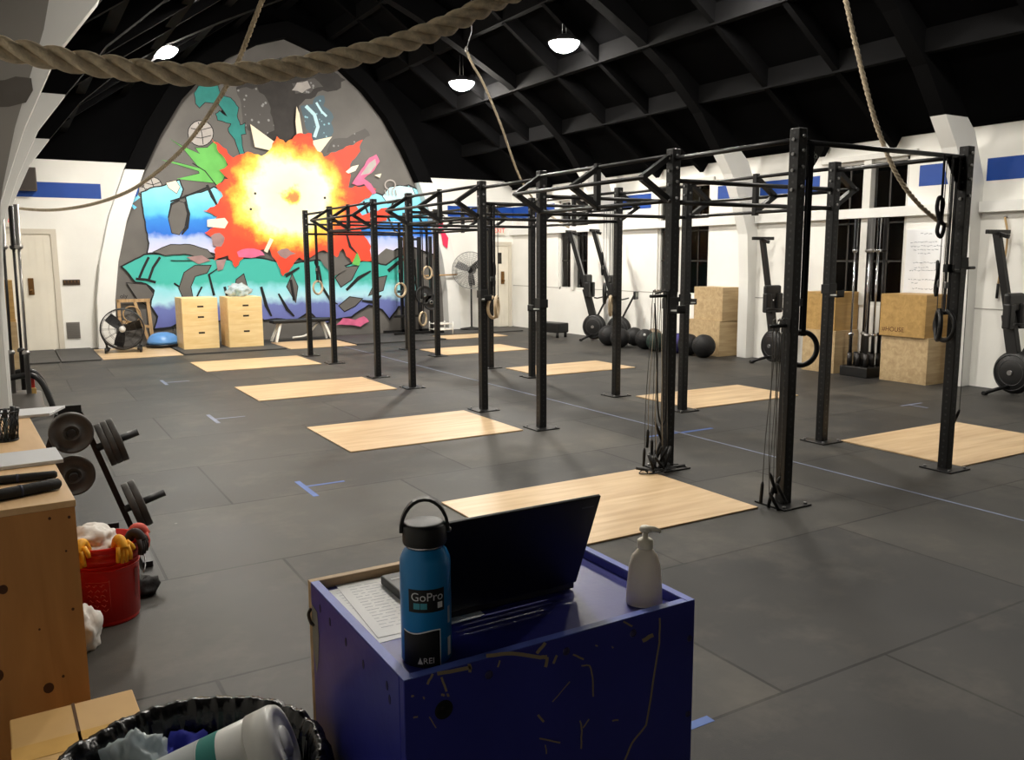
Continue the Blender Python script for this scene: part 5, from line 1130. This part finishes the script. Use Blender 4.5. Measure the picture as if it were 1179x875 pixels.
# worn patch and latch on the side panel
mb = MB(); q = [(0.0, 0.44, 0.93), (0.0, 0.475, 0.935), (0.0, 0.478, 0.85), (0.0, 0.46, 0.79), (0.0, 0.445, 0.82), (0.0, 0.435, 0.88)]
mb.prism([Vector((-0.0004, y, z)) for _, y, z in q], 0.0004, (-1, 0, 0)); mb.build('worn_patch', mat('worn_grey', (120, 116, 108), 0.7, var=0.2, scale=30), sp_)
mb = MB(); mb.tube(spline([(-0.001, 0.482, 0.922), (-0.008, 0.476, 0.914), (-0.007, 0.468, 0.9), (-0.001, 0.464, 0.892)], 5), 0.0035, 6); mb.build('latch', mat('latch_iron', (70, 62, 54), 0.4, 0.6), sp_)
mb = MB()
for (y, z) in ((0.07, 0.94), (0.06, 0.92), (0.18, 0.93), (0.27, 0.935), (0.36, 0.94), (0.42, 0.945)): mb.prism([(-0.0004, y+0.005*math.cos(t), z+0.009*math.sin(t)) for t in [k*PI/4 for k in range(8)]], 0.0004, (-1, 0, 0))
mb.build('paint_chips', mat('chip_navy', (20, 22, 66), 0.5), sp_)
ZP = PZ-0.02
# papers
M_PAPER = mat('paper', (236, 236, 236), 0.6); M_TXT = mat('print_grey', (204, 206, 212), 0.7)
def sheet(x0, x1, y0, y1, z, rz, label, k):
    r = thing('paper_sheet', label, 'paper', ((x0+x1)/2, (y0+y1)/2, z), rz, 'papers on the podium'); hx, hy = (x1-x0)/2, (y1-y0)/2
    MB().box(-hx, hx, -hy, hy, 0, 0.0006).build('sheet', M_PAPER, r); mb = MB(); rnd = random.Random(k)
    for i in range(16):
        y = hy-0.025-i*0.0145; x = -hx+0.02
        while x < hx-0.03:
            l = rnd.uniform(0.008, 0.03); mb.box(x, min(x+l, hx-0.02), y, y+0.0022, 0.0006, 0.0008); x += l+0.006
    mb.build('printed_lines', M_TXT, r)
sheet(0.514, 0.73, 1.35, 1.63, ZP+0.0002, 0.02, 'printed white sheet lying under the laptop on the podium', 1)
sheet(0.535, 0.75, 1.36, 1.64, ZP+0.0012, -0.06, 'second printed sheet on top, partly under the laptop', 2)
# laptop
lp = thing('laptop', 'open black laptop seen from behind its lid on the blue podium', 'laptop', (0.795, 1.37, ZP+0.0025), 0)
M_LAP = mat('laptop_black', (16, 16, 18), 0.42); M_LAPK = mat('laptop_deck', (34, 34, 36), 0.45)
base = MB().rbox(-0.168, 0.168, 0.0, 0.232, 0.0, 0.019, 0.003).build('base', M_LAPK, lp)
mb = MB()
for j in range(5):
    for i in range(13): mb.box(-0.15+0.0232*i, -0.15+0.0232*i+0.02, 0.03+0.021*j, 0.03+0.021*j+0.018, 0.0191, 0.0206)
mb.build('keyboard', mat('key_black', (12, 12, 13), 0.5), base); MB().box(-0.05, 0.05, 0.15, 0.215, 0.0191, 0.0194).build('touchpad', mat('pad_grey', (44, 44, 46), 0.35), base)
mb = MB(); mb.box(-0.158, -0.125, 0.195, 0.201, 0.0191, 0.0196); mb.build('palm_mark', mat('mark_silver', (150, 150, 150), 0.4), base)
la = math.radians(22); u = Vector((0, -math.sin(la), math.cos(la))); nv = Vector((0, -math.cos(la), -math.sin(la)))
p0 = Vector((-0.168, 0.0, 0.019)); p1 = Vector((0.168, 0.0, 0.019)); hgt = 0.22
lid = MB().prism([p0, p1, p1+u*hgt, p0+u*hgt], 0.008, nv).build('lid', M_LAP, lp, bevel=0.002)
MB().prism([p0-nv*0.0006+u*0.012+Vector((0.01, 0, 0)), p1-nv*0.0006+u*0.012-Vector((0.01, 0, 0)), p1-nv*0.0006+u*(hgt-0.012)-Vector((0.01, 0, 0)), p0-nv*0.0006+u*(hgt-0.012)+Vector((0.01, 0, 0))], 0.0005, nv).build('screen', mat('screen_dark', (8, 9, 12), 0.15), lid)
q = p1+u*(hgt-0.024)+nv*0.0081-Vector((0.04, 0, 0)); MB().prism([q, q+Vector((0.028, 0, 0)), q+Vector((0.028, 0, 0))+u*0.004, q+u*0.004], 0.0004, nv).build('lid_mark', mat('lid_grey', (58, 58, 62), 0.4), lid)
for s_ in (-0.12, 0.12): MB().cyl((s_-0.02, 0.002, 0.017), (s_+0.02, 0.002, 0.017), 0.0055, 12).build('hinge', mat('hinge_grey', (60, 60, 62), 0.35, 0.6), lp)
h = thing('metal_hook', 'small silver corner bracket on the podium top beside the laptop', 'bracket', (1.083, 1.53, ZP))
MB().prism([(0, -0.004, 0.001), (0, 0.02, 0.001), (0, 0.012, 0.03), (0, 0.004, 0.03)], 0.002, (1, 0, 0)).build('plate', M_BOLT, h); MB().cyl((-0.003, 0.008, 0.018), (0.0, 0.008, 0.018), 0.004, 10).build('screw', M_CUP, h)
# ------------------------------------------------------------------ water bottle
bc = at_z(496, 764, ZP); BX, BY = bc.x+0.006, bc.y+0.028
wb_ = thing('water_bottle', 'blue steel water bottle with a black loop cap and stickers on the podium corner', 'bottle', (BX, BY, ZP))
M_BOT = mat('bottle_blue', (22, 124, 188), 0.32, 0.1, bump=0.04, bscale=300); RB = 0.0435
MB().lathe([(0, 0), (RB-0.003, 0), (RB, 0.004), (RB, 0.168), (RB-0.001, 0.18), (RB-0.006, 0.192), (RB-0.012, 0.198), (RB-0.013, 0.203), (0, 0.203)], n=48).build('body', M_BOT, wb_)
MB().lathe([(RB-0.0115, 0.2), (RB-0.0115, 0.2065)], n=40).build('steel_neck', M_CHROME, wb_)
cap = MB().lathe([(RB-0.013, 0.206), (RB-0.007, 0.206), (RB-0.006, 0.209), (RB-0.006, 0.236), (RB-0.009, 0.241), (RB-0.016, 0.2425), (0, 0.243)], n=48).build('cap', mat('cap_black', (20, 20, 21), 0.45), wb_)
yaw = -0.38   # loop plane turned towards the viewer
dirv = Vector((math.cos(yaw), math.sin(yaw), 0)); P = []
for k in range(15):
    a = PI*k/14; P.append(dirv*(0.04*math.cos(a))+Vector((0, 0, 0.226+0.056*math.sin(a))))
mb = MB(); sd_ = Vector((-dirv.y, dirv.x, 0)); vs = []; K = len(P)
for i, p in enumerate(P):
    tn = (P[min(i+1, K-1)]-P[max(i-1, 0)]).normalized(); nn = tn.cross(sd_)
    for a_, b_ in ((-1, -1), (1, -1), (1, 1), (-1, 1)): vs.append(p+sd_*(0.0085*a_)+nn*(0.0028*b_))
fs = [(i*4+j, i*4+(j+1) % 4, i*4+4+(j+1) % 4, i*4+4+j) for i in range(K-1) for j in range(4)]+[(0, 1, 2, 3), (K*4-1, K*4-2, K*4-3, K*4-4)]
mb.add(vs, fs, False); mb.build('carry_loop', mat('cap_black', (20, 20, 21)), cap, bevel=0.001)
MB().ball(dirv*0.041+Vector((0, 0, 0.226)), 0.005, 2).build('loop_pin', M_SLEEVE, cap)
FACE = math.atan2(-BY, -BX)   # side of the bottle towards the viewer
def on_bottle(u, z, lift=0.0006): t = FACE+0.12+u/RB; return Vector(((RB+lift)*math.cos(t), (RB+lift)*math.sin(t), z))
def bottle_patch(name, u0, u1, z0, z1, m, lift, top=None, parent=None, n=24):
    mb = MB(); vs = []
    for i in range(n+1):
        u = u0+(u1-u0)*i/n; vs += [on_bottle(u, z0, lift), on_bottle(u, (top(u) if top else z1), lift)]
    mb.add(vs, [(2*i, 2*i+2, 2*i+3, 2*i+1) for i in range(n)], True); return mb.build(name, m, parent or wb_)
M_STK = mat('sticker_black', (14, 14, 15), 0.5); M_STW = mat('sticker_white', (232, 232, 232), 0.5)
st_ = bottle_patch('brand_sticker', -0.036, 0.028, 0.098, 0.138, M_STK, 0.0005)
def bend_text(u, z, lift): return lambda co: on_bottle(u+co.x, z+co.y, lift+co.z)
I4 = Matrix.Identity(4)
text_mesh('sticker_text', 'GoPro', 0.0205, I4, mat('sticker_silver', (206, 208, 210), 0.4), st_, 0.0001, 'CENTER', bend_text(-0.003, 0.1245, 0.0008))
for k, (u0, u1, c) in enumerate(((-0.0265, -0.0155, (64, 150, 166)), (-0.0145, -0.0035, (64, 150, 166)), (0.0145, 0.0235, (232, 232, 232)))): bottle_patch('sticker_square', u0, u1, 0.104, 0.1145, mat('sq_%d' % k, c, 0.5), 0.0009, None, st_, 4)
def hills(u): return 0.066+0.002*math.sin(u*400)-(0.0 if u < 0.015 else 0.0)
lo = bottle_patch('mountain_sticker', -0.05, 0.018, 0.001, 0.06, M_STK, 0.0005, lambda u: 0.062-0.003*math.sin((u+0.05)*80))
bottle_patch('sticker_edge', -0.05, 0.0195, 0.001, 0.06, M_STW, 0.0003, lambda u: 0.0642-0.003*math.sin((u+0.05)*80), lo)
text_mesh('sticker_text', 'REI', 0.0145, I4, M_STW, lo, 0.0001, 'CENTER', bend_text(-0.002, 0.0125, 0.0008))
mb = MB(); mb.add([on_bottle(-0.021, 0.007, 0.0009), on_bottle(-0.012, 0.007, 0.0009), on_bottle(-0.0165, 0.019, 0.0009)], [(0, 1, 2)]); mb.build('peak_mark', M_STW, lo)
bottle_patch('side_sticker', 0.036, 0.046, 0.012, 0.045, M_STW, 0.0004); bottle_patch('side_sticker', 0.037, 0.044, 0.07, 0.1, mat('sticker_grey', (196, 200, 206), 0.5), 0.0004)
# ------------------------------------------------------------------ pump bottle
sc = at_z(749, 700, ZP); SX, SY = sc.x, sc.y+0.02
sb = thing('pump_bottle', 'translucent white pump bottle on the corner of the blue podium', 'bottle', (SX, SY, ZP+0.0005), -0.7)
M_SOAP = mat('pump_clear', (244, 236, 222), 0.35, trans=0.2, ior=1.3); M_PUMP = mat('pump_cream', (232, 226, 208), 0.4)
mb = MB(); n = 40; prof_ = [(0.0, 0.0, 0), (0.033, 0.019, 0.0), (0.036, 0.021, 0.004), (0.0345, 0.021, 0.04), (0.031, 0.02, 0.08), (0.025, 0.0185, 0.102), (0.017, 0.016, 0.112), (0.013, 0.013, 0.116), (0.0, 0.0, 0.117)]
mb.add([(a*math.cos(2*PI*k/n), b*math.sin(2*PI*k/n), z) for a, b, z in prof_ for k in range(n)], [(i*n+k, i*n+(k+1) % n, (i+1)*n+(k+1) % n, (i+1)*n+k) for i in range(len(prof_)-1) for k in range(n)], True); mb.build('body', M_SOAP, sb)
MB().lathe([(0.0145, 0.117), (0.0155, 0.118), (0.0155, 0.133), (0.012, 0.136), (0.006, 0.137), (0.005, 0.152), (0, 0.152)], n=24).build('collar', M_PUMP, sb)
mb = MB(); mb.lathe([(0, 0.151), (0.011, 0.151), (0.012, 0.156), (0.009, 0.161), (0, 0.161)], n=20); mb.tube([(0, 0, 0.157), (0.018, 0, 0.156), (0.03, 0, 0.151)], [0.006, 0.0055, 0.004], 10); mb.build('pump_head', M_PUMP, sb)
# ------------------------------------------------------------------ climbing ropes
M_ROPE = mat('manila', (216, 198, 168), 0.9, var=0.2, scale=60, bump=0.35, bscale=260)
M_ROPE2 = mat('manila_pale', (190, 176, 152), 0.85, var=0.2, scale=40)
def twisted(pts, R, pitch, label, m, step, n=8, strands=3, hand=-1):
    path = resample(spline(pts, 12), step); fr = frames(path); r_ = R/2.155; off = R-r_; mb = MB()
    for s_ in range(strands):
        q = []
        for i, p in enumerate(path):
            a = hand*2*PI*i*step/pitch+2*PI*s_/strands; t, nn, bb = fr[i]; q.append(p+(nn*math.cos(a)+bb*math.sin(a))*off)
        mb.tube(q, r_*1.02, n)
    return tag(mb.build('climbing_rope', m), label, 'climbing rope', 'manila climbing ropes')
def pd(L): return [at_d(x, y, D) for x, y, D in L]
twisted(pd([(-420, -60, 1.25), (-200, 8, 1.26), (-60, 42, 1.28), (0, 55, 1.3), (100, 73, 1.34), (200, 85, 1.39), (300, 83, 1.43), (400, 66, 1.48), (480, 43, 1.53), (560, 6, 1.59), (640, -48, 1.66), (800, -240, 1.9), (960, -560, 2.4), (990, -700, 2.6), (985, -1000, 3.0), (970, -1500, 3.6)]), 0.0195, 0.122, 'thick twisted manila rope swagged across the top of the hall, nearest the viewer', M_ROPE, 0.008, 10, 3, 1)
twisted(pd([(352, -90, 5.2), (318, 0-34, 5.3), (302, 0, 5.4), (262, 97, 5.9), (215, 166, 6.6), (172, 205, 7.3), (140, 224, 7.8), (98, 237, 8.4), (55, 242, 9.0), (10, 239, 9.6), (-12, 237, 9.9)]), 0.018, 0.12, 'long manila rope sagging past the mural to the barbells by the side wall', M_ROPE2, 0.02, 6)
twisted(pd([(537, 58, 10.2), (545, 76, 10.3), (556, 95, 10.5), (576, 142, 11.0), (600, 207, 12.2), (626, 242, 13.2), (655, 262, 14.3)]), 0.018, 0.12, 'manila rope pulled down towards the farthest window beside the exit door', M_ROPE2, 0.03, 6)
twisted(pd([(950, -120, 5.6), (965, -40, 5.7), (975, 6, 5.75), (986, 55, 5.85), (1000, 112, 5.95), (1013, 155, 6.05), (1032, 200, 6.15), (1055, 232, 6.25), (1080, 254, 6.35), (1092, 260, 6.4)]), 0.0185, 0.12, 'manila rope hanging from the roof and tied to the upright before the poster', M_ROPE2, 0.02, 6)
hk = thing('rope_hanger', 'thin wire hanger holding the manila rope beside the ceiling lamp', 'hanger', tuple(at_d(537, 57, 10.2)))
v0 = at_d(543, 36, 10.2); l0 = Vector(hk.location); mb = MB(); mb.tube([Vector((0, 0, 0)), v0-l0, Vector((v0.x-l0.x, v0.y-l0.y, roof_z(v0.x)-l0.z-0.02))], 0.006, 6); mb.build('wire', M_BOLT, hk); MB().torus((0, 0, 0), 0.03, 0.008, (1, 0, 0), 18, 6).build('shackle', M_BOLT, hk)
# black strap bundle tied with the rope end on the upright
sbd = thing('strap_bundle', 'black strap tied in a bow with the rope end high before the poster', 'strap', tuple(at_y(1083, 250, RY[0]-0.03)))
mb = MB(); mb.tube(spline([(0, 0, -0.04), (-0.05, 0, 0.06), (-0.03, 0, 0.14), (0.02, 0, 0.1), (0, 0, -0.02), (0.05, 0, -0.06), (0.02, 0, -0.14), (-0.03, 0, -0.1), (0, 0, 0)], 6), 0.014, 8); mb.build('bow', M_STRAP, sbd)
mb = MB(); mb.box(-0.012, 0.012, -0.002, 0.002, 0, 2.36-sbd.location.z); mb.build('webbing', M_STRAP, sbd)
# ------------------------------------------------------------------ blue floor tape
M_TP = mat('tape_blue', (66, 98, 166), 0.5, var=0.1, scale=10); M_TPL = mat('tape_pale', (112, 122, 148), 0.5, var=0.2, scale=6)
def tape(parts, label, m=M_TP, kind=None):
    mb = MB()
    for x0, x1, y0, y1 in parts: mb.box(x0, x1, y0, y1, 0.0, 0.0012)
    return tag(mb.build('floor_tape', m), label, 'tape', 'tape marks on the rubber floor')
tape([(5.335, 5.355, 2.0, 15.2)], 'long pale tape line running along the rubber floor under the rig', M_TPL)
tape([(1.715, 1.755, 5.6, 6.06), (1.756, 2.04, 5.87, 5.9)], 'blue T of tape on the floor beside the second platform')
tape([(1.70, 1.74, 8.7, 9.24), (1.741, 2.04, 8.93, 8.96)], 'blue T of tape on the floor beside the third platform', M_TPL)
tape([(1.68, 1.72, 11.78, 12.28), (1.721, 2.02, 12.0, 12.03)], 'blue T of tape on the floor beside the fourth platform', M_TPL)
tape([(1.7, 2.05, 2.04, 2.08)], 'short blue tape mark on the floor beside the podium')
tape([(4.95, 5.32, 5.88, 5.92), (5.365, 5.75, 5.86, 5.9)], 'blue cross of tape on the long line between two uprights')
tape([(8.38, 8.75, 5.66, 5.69), (8.5, 8.53, 5.45, 5.66)], 'faint tape mark on the floor before the stencilled crate', M_TPL)
# ================================================================== CAMERA / RENDER SETTINGS
cam = bpy.data.cameras.new('camera'); co = bpy.data.objects.new('camera', cam); COL.objects.link(co)
cam.sensor_fit = 'HORIZONTAL'; cam.sensor_width = 36.0; cam.lens = F_PX*36.0/W_PX; cam.clip_start = 0.05; cam.clip_end = 200
M = Matrix((RGT, UPV, -FWD)).transposed().to_4x4(); M.translation = CAMPOS; co.matrix_world = M
S.camera = co
wd = bpy.data.worlds.new('night'); S.world = wd; wd.use_nodes = True
wd.node_tree.nodes['Background'].inputs['Color'].default_value = lin((60, 66, 84))+(1,); wd.node_tree.nodes['Background'].inputs['Strength'].default_value = 0.05
S.view_settings.view_transform = 'Standard'; S.view_settings.look = 'None'; S.view_settings.gamma = 1.0; S.view_settings.use_curve_mapping = False
S.view_settings.exposure = EXPO
S.cycles.use_denoising = True; S.cycles.max_bounces = 8; S.cycles.sample_clamp_indirect = 8
